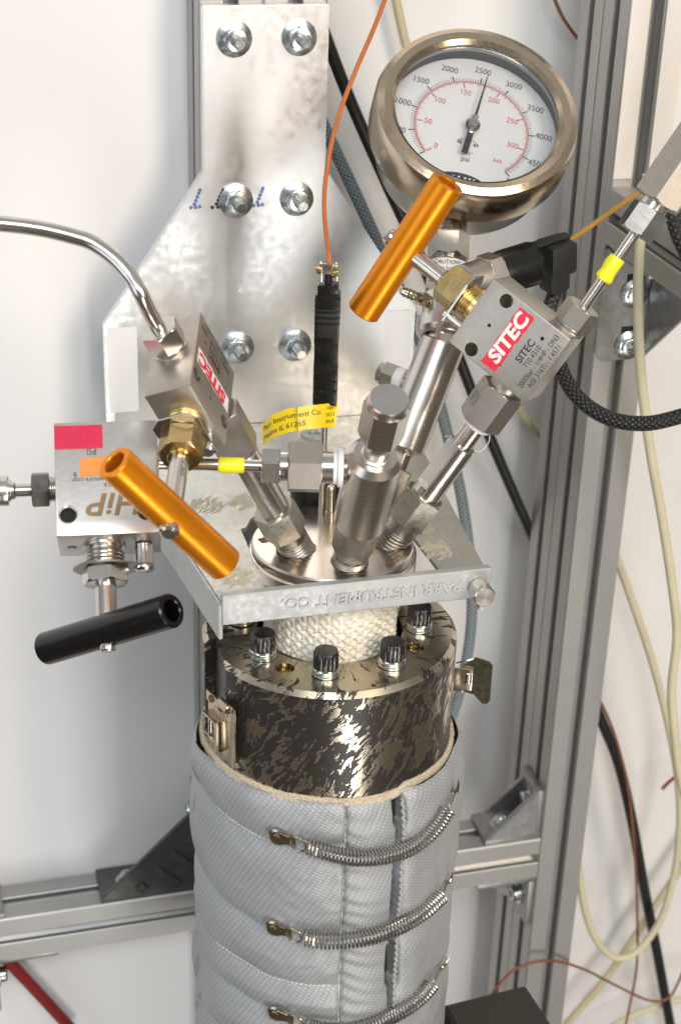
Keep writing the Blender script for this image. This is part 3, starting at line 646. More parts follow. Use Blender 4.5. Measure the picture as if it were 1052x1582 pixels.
# left port: shaft with a ground flat up to a hexagon coupling
fl = thing('port_fitting', 'steel port fitting with flat-sided shaft below the white-labelled valve', 'fitting', frame(PL, DL, perp(PL, DL, (-1, .5))))
gland(fl, .0108, .0235, .020, .038)
part(fl, 'shaft', cut(MB().cyl(.0098, .0365, .088, None, .0008, 48), MB().box((.0070, -.02, .0350), (.02, .02, .095))), 'steel')
part(fl, 'tape_shred', MB().sweep(cat([(.004, -.012, .094), (.008, -.0105, .0905), (.0115, -.004, .0920), (.0118, .002, .0895), (.0100, .008, .0915)], 8), .0004, 6), 'teflon')
part(fl, 'coupling', MB().cyl(.0075, .084, .094, None, .0004).hexn(.0230, .0915, .1225, RZ(14), 1, 1), 'steel_blast')
# right port
fr_ = thing('port_fitting', 'steel port fitting with stepped shaft below the red-labelled valve', 'fitting', frame(PR, DR, perp(PR, DR, (-1, -.4))))
gland(fr_, .0112, .0240, .021, .040)
sh = part(fr_, 'shaft', cut(MB().cyl(.0094, .0385, .0800, None, .0008, 48), MB().box((.0062, -.02, .046), (.02, .02, .082))), 'steel')
part(fr_, 'neck', MB().cyl(.0066, .078, .104, None, .0004), 'steel')
part(fr_, 'seal_tape', MB().lathe([(.0080, .0935), (.0092, .0945), (.0090, .0968), (.0082, .0978)], None, 32), 'teflon')
hc = part(fr_, 'coupling', MB().hexn(.0245, .0975, .1235, RZ(22), 1, 1).cyl(.0098, .122, .1290, None, .0006), 'steel_blast')
cl2 = fr_.matrix_world.inverted().to_3x3() @ ((CP - PR).normalized() + CR @ Vector((-.8, .3, 0))); an = math.degrees(math.atan2(cl2.y, cl2.x)); an = round((an - 52)/60)*60 + 52
for i_, (s_, z_) in enumerate((('SITEC', .0040), ('720.2831', .0026), ('1/4HP-1/4HP', .0026), ('2000bar', .0026))):
    part(hc, 'engraving', text(s_, z_, RZ(an) @ frame((.01238, -.0035 + i_*.0030, .1105), (1, 0, 0), (0, 0, -1)), wide=.85), 'ink_grey')
def loop(c, a, b, r1, r2, n=40): return [c + a*math.cos(2*math.pi*i/n)*r1 + b*math.sin(2*math.pi*i/n)*r2 for i in range(n)]
part(fr_, 'tape_shred', MB().sweep(cat([(-.009, .004, .095), (-.012, .004, .089), (-.0115, .002, .081), (-.006, -.007, .077), (.003, -.0105, .0765), (.009, -.006, .078)], 8), .0003, 6), 'teflon')
# front port: tall turned cylinder with a cap nut
fc = thing('cap_column', 'tall turned steel cylinder with hexagon cap nut on the lid', 'column', frame(PC, DC, perp(PC, DC, (1, .15))))
gland(fc, .0108, .0225, .018, .044)
part(fc, 'cylinder', MB().lathe([(.0080, .0440), (.0100, .0445), (.0146, .0470), (.0155, .0478), (.0155, .1080), (.0122, .1118), (.0062, .1119)], None, 72), 'steel_turned')
part(fc, 'neck', MB().lathe([(.0084, .1120), (.0082, .1126), (.0070, .1132), (.0068, .1340), (.005, .1342)], None, 40), 'steel_turned')
part(fc, 'cap_nut', MB().hexn(.0222, .1300, .1575, facing(fc.matrix_world, 6), 1, 0).lathe([(.0118, .1570), (.0112, .1590), (.0108, .1612), (.0102, .1620), (.0005, .1620)], None, 48), 'steel_turned')
# gauge column
fg = thing('gauge_column', 'thick polished steel cylinder leaning behind the cap column', 'column', frame(PG, DG, perp(PG, DG, (-1, .1))))
gland(fg, .0108, .0225, .016, .034)
part(fg, 'cylinder', MB().lathe([(.0060, .0440), (.0085, .0450), (.0140, .0475), (.0146, .0482), (.0146, .1188), (.0134, .1200), (.004, .1200)], None, 72), 'steel_turned')
part(fg, 'taper', MB().lathe([(.0085, .030), (.0085, .044), (.010, .047)], None, 40), 'steel')
sp_ = part(fg, 'side_plug', MB().cyl(.0062, .010, .0200, None, .0004).hexn(.0155, .0210, .0300, None, 0, 1).cyl(.0068, .029, .0335, None, .0006), 'steel_turned')
po_ = PG + DG*.0880; sp_.matrix_basis = fg.matrix_world.inverted() @ frame(po_, perp(po_, DG, (-1, -.37)))
part(sp_, 'seal_tape', MB().lathe([(.0066, .0150), (.0078, .0155), (.0076, .0212), (.0068, .0216)], None, 28), 'teflon')
# ------------------------------------------------------------------ pressure gauge on its riser
HUB = dp(728, 199, 1.05)
GS = Vector((.3677, .6987, .6137)).normalized(); GH = Vector((.9285, -.3125, -.2005)); GH = (GH - GS*GH.dot(GS)).normalized(); GN = GH.cross(GS)
TICK = .0411; BZ = .0672
GMm = frame(HUB, GN, GH)            # x = right on the dial, y = up on the dial, z = out of the dial
ga = thing('pressure_gauge', 'round steel pressure gauge with white psi and bar dial', 'gauge', GMm)
part(ga, 'case', MB().lathe([(.040, -.0460), (.0500, -.0450), (.0560, -.0400), (.0585, -.0340), (.0590, -.0060), (.0640, -.0050), (.0640, .0060)], None, 96, cap=False).lathe([(.0005, -.0461), (.040, -.0460)], None, 96, cap=False), 'steel_turned')
part(ga, 'bezel', MB().ring([(.0600, -.0100), (.0655, -.0095), (BZ, -.0075), (BZ, .0150), (.0655, .0195), (.0610, .0215), (.0565, .0203), (.0538, .0178), (.0535, .0155), (.0600, .0150)], None, 128), 'bezel_steel', label='broad polished steel bezel')
part(ga, 'inner_ring', MB().ring([(.0556, .0100), (.0600, .0100), (.0600, -.0030), (.0572, -.0030)], None, 96), 'black_matte')
part(ga, 'gasket', MB().ring([(.0536, .0172), (.0600, .0165), (.0600, .0098), (.0552, .0098)], None, 96), 'ring_grey')
dl = part(ga, 'dial', MB().lathe([(.0585, -.0012), (.0585, 0), (.0002, 0)], None, 96), 'dial_white')
part(ga, 'pane', MB().lathe([(.0537, .0158), (.0537, .0170), (.0002, .0170)], None, 96), 'pane_glass')
Z1 = .00025
def pol(a, r): return (r*math.sin(R(a)), r*math.cos(R(a)))          # a clockwise from the top of the dial
def tick(m, a, r0, r1, w):
    x0, y0 = pol(a, r0); x1, y1 = pol(a, r1); dx, dy = pol(a + 90, w/2)
    m.add([(x0 - dx, y0 - dy, Z1), (x0 + dx, y0 + dy, Z1), (x1 + dx, y1 + dy, Z1), (x1 - dx, y1 - dy, Z1)], [(0, 1, 2, 3)])
m1 = MB(); m2 = MB()
for k in range(101):
    a = -135 + 270*k/100; big = k % 10 == 0; mid = k % 5 == 0
    tick(m1, a, TICK - .0030, TICK + (.0012 if big else (0 if mid else -.0004)), .00085 if big else .0003)
for k in range(0, 173):
    v = k*2; a = -135 + 270*v/344.0; big = v % 50 == 0
    if v % 10 == 0: tick(m2, a, TICK - (.0085 if big else .0062), TICK - .0045, .0008 if big else .0003)
def arc(r0, r1, a0, a1, n=120):
    m = MB(); vs = []
    for i in range(n + 1):
        a = a0 + (a1 - a0)*i/n; vs += [(*pol(a, r0), Z1), (*pol(a, r1), Z1)]
    return m.add(vs, [(2*i, 2*i + 1, 2*i + 3, 2*i + 2) for i in range(n)])
part(dl, 'psi_scale', m1, 'ink_black', kind='stuff'); part(dl, 'bar_scale', m2, 'ink_red', kind='stuff')
part(dl, 'bar_arc', arc(TICK - .0046, TICK - .0032, -135, 135), 'ink_pale_red')
part(dl, 'psi_arc', arc(TICK - .0033, TICK - .0030, -135, 135), 'ink_black')
for v in range(0, 5001, 500):
    a = -135 + 270*v/5000; x, y = pol(a, TICK + .0072); part(dl, 'numeral', text(str(v), .0066, T(x, y, Z1), wide=.86), 'ink_black')
for v in (0, 50, 100, 150, 200, 250, 300, 344):
    a = -135 + 270*v/344; x, y = pol(a, TICK - .0122); part(dl, 'numeral', text(str(v), .0062 if v != 344 else .0048, T(x, y, Z1), wide=.86), 'ink_red')
part(dl, 'unit_text', text('psi', .0058, T(0, -.0250, Z1), wide=.95), 'ink_black'); part(dl, 'unit_text', text('bar', .0050, T(.0010, -.0195, Z1), wide=.9), 'ink_red')
part(dl, 'small_print', text('LIQUID FILLED', .0017, T(-.001, -.0098, Z1)), 'ink_red')
part(dl, 'logo_oval', flat([(.0150*math.cos(t), -.0424 + .0058*math.sin(t)) for t in [2*math.pi*k/48 for k in range(48)]], None, Z1), 'ink_navy')
lg = MB()
for x, w in ((-.0020, .0014), (.0022, .0014), (.0052, .0013), (.0080, .0012)): lg.add([(x - w/2, -.0462, Z1*2), (x + w/2, -.0462, Z1*2), (x + w/2, -.0394, Z1*2), (x - w/2, -.0394, Z1*2)], [(0, 1, 2, 3)])
part(dl, 'logo_letters', lg.add([(-.006 + .0030*math.cos(t)*q, -.0430 + .0032*math.sin(t)*q, Z1*2) for q in (1, .55) for t in [2*math.pi*k/24 for k in range(24)]], [(i, (i + 1) % 24, 24 + (i + 1) % 24, 24 + i) for i in range(24)]), 'paper_white')
for x in (-.0060, .0050): part(dl, 'dial_screw', MB().lathe([(.0017, 0), (.0017, .0006), (.0012, .0010), (.0003, .0010)], T(x, -.0125, 0), 20), 'zinc')
na_ = -135 + 270*2585/5000
ndl = part(ga, 'needle', MB().add([(-.0011, -.004, .0045), (.0011, -.004, .0045), (.0003, .0425, .0045), (-.0003, .0425, .0045), (-.0011, -.004, .0050), (.0011, -.004, .0050), (.0003, .0425, .0050), (-.0003, .0425, .0050)], [(0, 3, 2, 1), (4, 5, 6, 7), (0, 1, 5, 4), (1, 2, 6, 5), (2, 3, 7, 6), (3, 0, 4, 7)]).box((-.0021, -.0240, .0045), (.0021, -.003, .0050)).lathe([(.0048, .0044), (.0048, .0051)], None, 32), 'ink_black', RZ(-na_))
part(ndl, 'hub_cap', MB().lathe([(.0040, .0050), (.0040, .0066), (.0034, .0072), (.0010, .0072)], None, 32), 'steel_turned')
for y in (-.0056, .0056): part(ndl, 'rivet', MB().lathe([(.0021, .0050), (.0021, .0058), (.0015, .0062), (.0004, .0062)], T(0, y, 0), 20), 'zinc')
part(ndl, 'shaft', MB().cyl(.0014, 0.0001, .0050, None, .0001, 16), 'steel')
# riser along the gauge's own axis, standing on the leaning cylinder
AX = HUB - GN*.026
RT = AX - GS*.052; RB = PG + DG*.1190; RD = (RB - RT).normalized(); KR = (RB - RT).length/.103
rs = thing('gauge_riser', 'steel union with bleed nipple and paper caution label under the gauge', 'fitting', frame(RT - RD*.050*KR, RD, GH))
SK = Matrix.Diagonal((1, 1, KR, 1))
cl_ = rs.matrix_world.inverted() @ CP; LA = math.degrees(math.atan2(cl_.y, cl_.x))
part(rs, 'stem', MB().lathe([(.0115, .050), (.0115, .066), (.009, .068)], None, 40).hexn(.0235, .066, .0860, RZ(12), 1, 1), 'steel', SK)
part(rs, 'thread', MB().thread(.0090, .0855, .0925, .0014, None, .0006), 'steel', SK)
part(rs, 'union_nut', MB().hexn(.0260, .0905, .1150, RZ(40), 1, 1), 'steel_dull', SK)
part(rs, 'caution_label', MB().lathe([(.01495, .0925), (.01495, .1080)], None, 16, cap=False, a0=-55, a1=55), 'paper_white', SK @ RZ(LA))
part(rs, 'label_text', text('CAUTION!', .0044, RZ(LA) @ frame((.01515, 0, .0960), (1, 0, 0), (0, 1, 0)) @ RZ(180), wide=.8), 'ink_black', SK)
part(rs, 'label_text', text('DO NOT DISASSEMBLE\nUNDER PRESSURE', .0022, RZ(LA) @ frame((.01515, 0, .1020), (1, 0, 0), (0, 1, 0)) @ RZ(180), wide=.7), 'ink_black', SK)
part(rs, 'holder', MB().lathe([(.0120, .1140), (.0140, .1150), (.0150, .1170), (.0152, .1330), (.0176, .1350), (.0176, .1445), (.0160, .1480), (.0150, .1490), (.0125, .1492), (.0120, .1480)], None, 64), 'steel_turned', SK)
part(rs, 'spigot', MB().lathe([(.0116, .1470), (.0112, .1560), (.0100, .1575), (.0060, .1580)], None, 48), 'steel_turned', SK)
bn = part(rs, 'bleed_nipple', MB().cyl(.0040, .0120, .0175, None, .0003).hexn(.0085, .0165, .0215, None).lathe([(.0030, .021), (.0030, .026), (.0034, .027), (.0030, .0285), (.0034, .030), (.0028, .0315), (.0032, .033), (.0020, .037), (.001, .037)], None, 20), 'nickel')
bo = rs.matrix_world @ Vector((0, 0, .125*KR)); bw = perp(bo, RD, (-1, -.40)); bn.matrix_basis = rs.matrix_world.inverted() @ frame(bo, bw)
# ------------------------------------------------------------------ high-pressure valves
def handle(th, M, L, r, mat, pin_dir):
    """hollow T-bar handle, axis along the local z of M, its pin along the local x"""
    b = .62*r
    h = part(th, 'handle', MB().lathe([(b, -L/2 + .018), (b, -L/2 + .0006), (b + .0005, -L/2), (r - .0008, -L/2), (r, -L/2 + .0008), (r, L/2 - .0008), (r - .0008, L/2), (b + .0005, L/2), (b, L/2 - .0006), (b, L/2 - .018)], None, 56), mat, M)
    part(h, 'pin', MB().lathe([(.0036, -r - .0036), (.0050, -r - .0026), (.0054, -r - .0004), (.0048, -r + .002)], frame((0, 0, 0), (1, 0, 0)) @ Matrix.Identity(4), 24).lathe([(.0040, r - .002), (.0045, r + .0004), (.0042, r + .0020), (.0034, r + .0028)], frame((0, 0, 0), (1, 0, 0)), 24), 'steel')
    return h
def sitec(name, label, o, Uv, Vv, Wv, handle_px, hdir, hlen, hr, red, catg='valve'):
    """block corner o, edges U (towards the lid), V (away from the handle), W (behind the printed face)"""
    su, sv, sw = Uv.length, Vv.length, Wv.length; u, v, w = Uv/su, Vv/sv, Wv/sw
    xx, yy, zz = -u, -v, -w                                  # reading direction of the print, its up, its outside
    M = Matrix((xx, yy, zz)).transposed().to_4x4(); M.translation = o + Uv*.5 + Vv*.5
    th = thing(name, label, catg, M); I = M.inverted()
    def loc(a, b, c=0): return Vector((su*(.5 - a), sv*(.5 - b), -c))     # face fractions -> local
    cu = MB()
    for a, b, r_, d_ in ((.12, .241, .0041, .02), (.89, .24, .0041, .02), (.50, .244, .0011, .006), (.21, .76, .0012, .006), (.81, .565, .0011, .006)):
        p = loc(a, b); cu.cyl(r_, -d_, .01, T(*p), .0001, 28)
    part(th, 'block', cut(MB().box((-su/2, -sv/2, -sw), (su/2, sv/2, 0), None, .0007), cu), 'steel_blast')
    # badge
    p = loc(.5, .484); bw, bh = su*.86, sv*.185; random.seed(4)
    edge = [(-.5, -.5), (.5, -.5), (.5, .5), (-.5, .5)]; pts = []
    for (x0, y0), (x1, y1) in zip(edge, edge[1:] + edge[:1]):
        for k in range(14):
            t = k/14; pts.append(((x0 + (x1 - x0)*t)*bw + random.gauss(0, .00022), (y0 + (y1 - y0)*t)*bh + random.gauss(0, .00028)))
    bd = part(th, 'badge', flat(pts, T(p.x, p.y, .00012)), 'label_red' if red else 'label_white')
    part(bd, 'badge_letters', text('SITEC', bh*1.06, T(p.x + .001, p.y, .00026), wide=1.16, off=.00045 if red else .0006, shear=.1), 'label_white' if red else 'label_red')
    p = loc(.47, .70); part(th, 'engraving', text('SITEC', .0062, T(p.x, p.y, .00012), off=.0001), 'ink_black')
    for i, (s_, z_) in enumerate((('710.4310', .0048), ('2000bar - 1/4HP - DN3', .0046), ('AISI 316Ti - 1.4571', .0046))):
        p = loc(.47, .79 + i*.078); part(th, 'engraving', text(s_, z_, T(p.x, p.y, .00012), wide=.86), 'ink_black')
    # gland, lock plate, stem and handle on the V=0 side (+y)
    G = frame((0, sv/2, -sw*.5), (0, 1, 0), (1, 0, 0))
    part(th, 'gland', MB().thread(.0105, -.001, .0125, .0016, None, .0008, 36).cyl(.0112, 0, .004, None, .0005), 'brass_bright', G)
    part(th, 'lock_plate', MB().prism([(-.0165, -.0125), (.010, -.0135), (.0150, -.0080), (.0150, .0080), (.010, .0135), (-.0165, .0125)], .0105, .0117, None, .0002), 'steel', G)
    part(th, 'lock_screw', MB().cyl(.0024, 0, .0125, T(-.0130, -.0085, 0), .0003, 18).cyl(.0040, .0115, .0140, T(-.0130, -.0085, 0), .0008, 20), 'zinc', G)
    part(th, 'gland_nut', MB().hexn(.0215, .0118, .0270, RZ(8), 1, 1).cyl(.0068, .0265, .0290, None, .0005), 'brass', G)
    base = M @ Vector((0, sv/2, -sw*.5)); ln = along(base, -v, handle_px)
    part(th, 'stem', MB().cyl(.0052, .025, ln, None, .0004, 32), 'steel', G)
    part(th, 'engraving', text('SITEC-712.2002', .0040, G @ RZ(200 if red else -62) @ frame((.00535, 0, ln*.5), (1, 0, 0), (0, 0, -1)), wide=.8), 'ink_grey')
    hc_ = base - v*ln; hd = perp(hc_, -v, hdir)
    handle(th, I @ frame(hc_, hd, v), hlen, hr, 'orange_anodised', v)
    return th, M, (su, sv, sw)
def mk(o, U_, V_, W_):
    U_, V_, W_ = Vector(U_), Vector(V_), Vector(W_); V_ = V_ - U_*(V_.dot(U_)/U_.dot(U_)); n = U_.cross(V_).normalized(); n = n if n.dot(W_) > 0 else -n
    return Vector(o), U_, V_, n*W_.length
lv, LM, LS = sitec('needle_valve', 'steel block valve with white badge, brass gland and orange T-handle', *mk((-.1018, -.0739, .1417), (.0211, .0097, -.0415), (.0162, .0539, .0209), (-.0229, .0104, -.0092)), (262, 795), (192, 177), .0905, .0098, False)
rv, RM, RSZ = sitec('needle_valve', 'steel block valve with red badge and orange T-handle before gauge', *mk((.0853, -.0204, .1723), (-.0224, .0069, -.0397), (.0355, -.0370, -.0265), (.0193, .0234, -.0068)), (626, 382), (-133, 203), .0965, .0104, True)
def tube_nut(par, M, mat='steel'):
    part(par, 'collar_nut', MB().lathe([(.0098, 0), (.0100, .0006), (.0100, .0018), (.0088, .0024), (.0088, .0040)], None, 40).hexn(.0195, .0035, .0165, RZ(10), 1, 1), mat, M)
# nut and curved tube on the badge-white valve
su, sv, sw = LS
NM = frame((su/2, -sv*.06, -sw*.56), (1, 0, 0), (0, 1, 0)); tube_nut(lv, NM)
n0 = LM @ Vector((su/2 + .010, -sv*.06, -sw*.56)); nd = (LM.to_3x3() @ Vector((1, 0, 0))).normalized(); n1_ = n0 + nd*.030
dd = depth(n1_)
qn = proj(n0 + nd*.018); pts = [n0, n0 + nd*.009, n0 + nd*.018, dp(qn.x - 13, qn.y - 28, dd), dp(qn.x - 31, qn.y - 58, dd), dp(qn.x - 56, qn.y - 85, dd), dp(qn.x - 88, qn.y - 107, dd), dp(112, 365, dd - .001), dp(66, 354, dd - .004), dp(15, 347, dd - .007), dp(-60, 341, dd - .012)]
solo('steel_tube', MB().sweep(cat(pts, 12), .00425, 20), 'steel', 'thick bent steel tube entering the white-badged valve from above', 'tube')
# nut, straight tube, yellow tape and end coupling on the red-badged valve
su, sv, sw = RSZ
NM = frame((su/2, -sv*.36, -sw*.52), (1, 0, 0), (0, 1, 0)); tube_nut(rv, NM, 'steel_blast')
a0 = RM @ Vector((su/2 + .010, -sv*.36, -sw*.52)); da = depth(a0); a1_ = dp(990, 345, da - .012); ad = (a1_ - a0).normalized()
tr = thing('steel_tube', 'thin straight steel tube with yellow tape flag and hexagon coupling', 'tube', frame(a0, ad, perp(a0, ad, (1, 1))))
La = (a1_ - a0).length
part(tr, 'pipe', MB().cyl(.0033, -.004, La + .02, None, .0003, 24), 'steel')
t0 = along(a0, ad, (927, 408))
tf = part(tr, 'tape_flag', MB().lathe([(.0044, t0 - .007), (.0053, t0 - .0055), (.0047, t0 - .001), (.0051, t0 + .004), (.0046, t0 + .0085)], None, 24, rf=lambda a, r, z: r*(1 + .07*math.sin(3*a + z*900))), 'tape_yellow')
part(tf, 'tape_fold', MB().prism([(.002, t0 - .0075), (.003, t0 + .002), (.0075, t0 + .0035), (.0125, t0 + .001), (.0128, t0 - .006), (.0085, t0 - .0085)], -.0016, .0016, frame((0, 0, 0), (0, 1, 0), (-1, 0, 0)) @ Matrix(((1, 0, 0, 0), (0, 1, 0, 0), (0, 0, 1, 0), (0, 0, 0, 1))), .0006), 'tape_yellow')
part(tr, 'tube_nut', MB().hexn(.0200, La - .007, La + .010, RZ(15), 1, 1), 'steel')
part(tr, 'collar', MB().cyl(.0085, La + .009, La + .016, None, .0006), 'steel')
part(tr, 'coupling', MB().hexn(.0270, La + .014, La + .075, RZ(-8), 1, 1), 'steel_blast')
# ------------------------------------------------------------------ side line from the cap column to the upright valve
CX = PC + DC*.0985; rgt = Vector((math.cos(R(-16)), math.sin(R(-16)), 0))
dq = depth(CX); sa = CX; sb = dp(255, 716, dq - .004); sd = (sb - sa).normalized()
sl_ = thing('side_line', 'horizontal steel tube with yellow tape and large hexagon adapter on cap column', 'tube', frame(sa, sd, (0, 0, 1)))
def sx(x): return along(sa, sd, (x, 724 - (575 - x)*.025))
part(sl_, 'pipe', MB().cyl(.0034, sx(440), sx(240), None, .0002, 24), 'steel')
part(sl_, 'tape', MB().lathe([(.0035, sx(378)), (.0044, sx(377)), (.0045, sx(340)), (.0040, sx(337))], None, 24), 'tape_yellow')
part(sl_, 'nipple', MB().thread(.0082, .0140, sx(528), .0012, None, .0006).cyl(.0090, sx(530), sx(494), None, .0005).lathe([(.0062, sx(505)), (.0062, sx(425))], None, 28), 'steel')
part(sl_, 'seal_tape', MB().lathe([(.0080, .0160), (.0112, .0163), (.0108, .0190), (.0092, .0200), (.0096, .0215), (.0078, .0225)], None, 30), 'teflon')
part(sl_, 'adapter', MB().hexn(.0265, sx(497), sx(444), facing(sl_.matrix_world, 37), 1, 1), 'steel_blast')
part(sl_, 'sleeve', MB().cyl(.0080, sx(446), sx(430), None, .0006), 'steel')
part(sl_, 'tube_nut', MB().hexn(.0180, sx(433), sx(404), facing(sl_.matrix_world, 37), 1, 1), 'steel')
# ------------------------------------------------------------------ upright valve with black handle
EL = R(45); fw = Vector((math.sin(R(16)), math.cos(R(16)), 0)); hn = (-fw*math.cos(EL) + Vector((0, 0, 1))*math.sin(EL)); fw = Vector((math.cos(R(82)), math.sin(R(82)), 0)); hn = (-fw*math.cos(EL) + Vector((0, 0, 1))*math.sin(EL)); hr_ = Vector((math.cos(R(-8)), math.sin(R(-8)), 0)); hup = hn.cross(hr_)
dh = dq - .006
hw, hh, ht = .0562, .0655, .0380
ctr = dp(166, 737, dh - .014)
HM = Matrix((hr_, hup, hn)).transposed().to_4x4(); HM.translation = ctr
HM = HM @ RZ(.6)
hv = thing('block_valve', 'square steel block valve with red tape and black T-handle', 'valve', HM)
cu = MB()
for x in (-.0215, .0205): cu.lathe([(.0040, -.016), (.0042, -.0012), (.0052, .0001), (.0053, .010)], T(x, -.0205, 0), 32)
cu.cyl(.0026, -.010, .01, frame((-.0205, -hh/2, -ht*.55), (0, -1, 0)), .0001, 24)
part(hv, 'block', cut(MB().box((-hw/2, -hh/2, -ht), (hw/2, hh/2, 0), None, .0010), cu), 'hip_steel')
for x in (-.0215, .0205): part(hv, 'bore_shade', MB().cyl(.00405, -.0155, -.0050, T(x, -.0205, 0), .0002, 24), 'dark_gap')  # dark plugs painting the shade down the two holes
part(hv, 'red_tape', MB().box((-.0279, .0170, .0001), (-.0018, .0306, .0004), None), 'tape_red')
part(hv, 'orange_tape', flat([(-.0146, .0006), (-.0142, .0113), (.0030, .0122), (.0028, .0016)], None, .0002), 'tape_orange')
FL = RZ(180)
for s_, z_, x_, y_, w_, mt in (('HiP', .0180, .0050, -.0150, 1.12, 'ink_bronze'), ('Erie, PA USA', .0034, .0070, -.0042, 1.0, 'ink_grey'), ('www.high pressure.com', .0037, -.0010, -.0012, 1.0, 'ink_grey'), ('PSI', .0058, -.0080, .0155, .8, 'ink_grey'), ('6', .0056, -.0172, .0016, .8, 'ink_grey')):
    part(hv, 'marking', text(s_, z_, T(x_, y_, .0003) @ FL, wide=w_, off=.0003 if s_ == 'HiP' else 0, shear=.22 if s_ == 'HiP' else 0), mt)
GD = frame((-.0030, -hh/2, -ht*.52), (0, -1, 0), (1, 0, 0))
part(hv, 'gland', MB().cyl(.0118, 0, .0020, None, .0004).cyl(.0095, .0018, .0042, None, .0004).thread(.0108, .0040, .0125, .0018, None, .0008, 36), 'steel', GD)
lp = [(.0190*math.cos(R(a)) - .0, .0175*math.sin(R(a))) for a in range(50, 311, 12)] + [(.0210, -.0085), (.0270, -.0062), (.0290, -.0010), (.0270, .0055), (.0210, .0085)]
part(hv, 'lock_plate', MB().prism([(x*.92, y*.86) for x, y in lp], .0125, .0136, None, .0002), 'steel_dull', GD)
part(hv, 'lock_screw', MB().cyl(.0052, .0004, .0126, T(.0215, 0, 0), .0005, 28).lathe([(.0056, .0136), (.0054, .0146), (.0040, .0158), (.0006, .0162)], T(.0215, 0, 0), 28), 'steel', GD)
part(hv, 'gland_nut', MB().hexn(.0225, .0137, .0225, RZ(14), 1, 1), 'steel', GD)
hb = HM @ Vector((-.0030, -hh/2, -ht*.52)); hdv = (HM.to_3x3() @ Vector((0, -1, 0))).normalized(); hl = along(hb, hdv, (166, 974))
part(hv, 'stem', MB().cyl(.0058, .020, hl, None, .0004, 32), 'steel', GD)
hcp = hb + hdv*hl; handle(hv, HM.inverted() @ frame(hcp, perp(hcp, hdv, (216, -66)), hdv), .0985, .0093, 'black_anodised', hdv)
# tube nut and coupling on the far side of the upright valve
lt = thing('coupling_tube', 'stepped steel coupling and dark hexagon nut on upright block valve', 'coupling', HM @ frame((-hw/2, .0008, -ht*.5), (-1, 0, 0), (0, 1, 0)))
part(lt, 'gland_thread', MB().thread(.0070, -.001, .0050, .0012, None, .0007), 'steel')
part(lt, 'tube_nut', MB().hexn(.0178, .0040, .0135, RZ(4), 1, 1), 'steel_dark')
part(lt, 'pipe', MB().cyl(.0036, .013, .030, None, .0002), 'steel')
part(lt, 'socket', MB().lathe([(.0036, .0222), (.0050, .0232), (.0050, .0248), (.0060, .0250), (.0060, .0262), (.0082, .0263), (.0084, .0268), (.0084, .0300), (.0080, .0304), (.0084, .0308), (.0084, .075)], None, 40), 'steel_turned')
# ------------------------------------------------------------------ thermocouple with plug and tag
tp0 = px(497, 792, Z=0); tz = tp0.copy()
th_ = thing('thermocouple', 'black ribbed thermocouple plug on a thin vertical probe', 'thermocouple', T(*tz) @ RZ(-16))
zp = lambda y: (px(500, y, Y=tz.y)).z
zb, zt_ = zp(622), zp(437)
part(th_, 'probe', MB().cyl(.0022, -.004, zb + .004, None, .0002, 20), 'steel')
w2, d2 = .0076, .0065
pg = MB().box((-w2, -d2, zb), (w2, d2, zb + .028), None, .0016).box((-w2*.97, -d2*.92, zb + .027), (w2*.97, d2*.92, zb + .042), None, .0008).box((-w2, -d2, zb + .0405), (w2, d2, zt_ - .006), None, .0010).box((-w2*.85, -d2*.8, zt_ - .0075), (w2*.85, d2*.8, zt_), None, .0016)
plg = part(th_, 'plug', pg, 'black_plastic')
for k in range(5): part(plg, 'grip_rib', MB().box((-w2 - .0002, -d2 - .0005, zt_ - .0100 - k*.0037), (w2 + .0002, d2 + .0002, zt_ - .0082 - k*.0037), None, .0004), 'black_plastic')
for k in range(3): part(plg, 'grip_rib', MB().box((-w2 + .0003, -d2 - .0013, zb + .0085 + k*.0062), (w2 - .0003, -d2 + .001, zb + .0110 + k*.0062), None, .0008), 'black_plastic')
part(plg, 'recess', MB().box((-w2*.8, -d2 - .0004, zb + .0450), (w2*.8, -d2 + .001, zb + .0630), None, .0003), 'black_matte')
cc_ = part(th_, 'cable_clamp', MB().box((-.0052, -.0030, zt_ - .001), (-.0038, .0035, zt_ + .0125), None, .0004).box((-.0038, -.0030, zt_ + .0060), (.0052, -.0018, zt_ + .0125), None, .0004).box((.0040, -.0030, zt_ + .002), (.0055, .0030, zt_ + .0125), None, .0004), 'zinc')
for xx, zz in ((.0036, .010), (.0036, .0065), (-.0062, .0085)): part(cc_, 'clamp_screw', MB().lathe([(.0022, 0), (.0021, .0010), (.0012, .0018), (.0003, .0018)], frame((xx, -.0030, zt_ + zz), (0, -1, 0)), 18), 'brass_bright')
part(th_, 'strain_relief', MB().cyl(.0026, zt_ - .001, zt_ + .0110, None, .0005, 20, r2=.0018), 'black_plastic')
dt = depth(tz + Vector((0, 0, zt_)))
solo('copper_wire', MB().sweep(cat([tz + Vector((0, 0, zt_ + .0085)), tz + Vector((0, 0, zt_ + .016)), dp(501, 330, dt), dp(504, 270, dt + .004), dp(520, 190, dt + .01), dp(547, 115, dt + .016), dp(577, 45, dt + .022), dp(600, -15, dt + .028)], 12), .00145, 10), 'copper_wire', 'copper-coloured wire rising from the black thermocouple plug', 'wire')
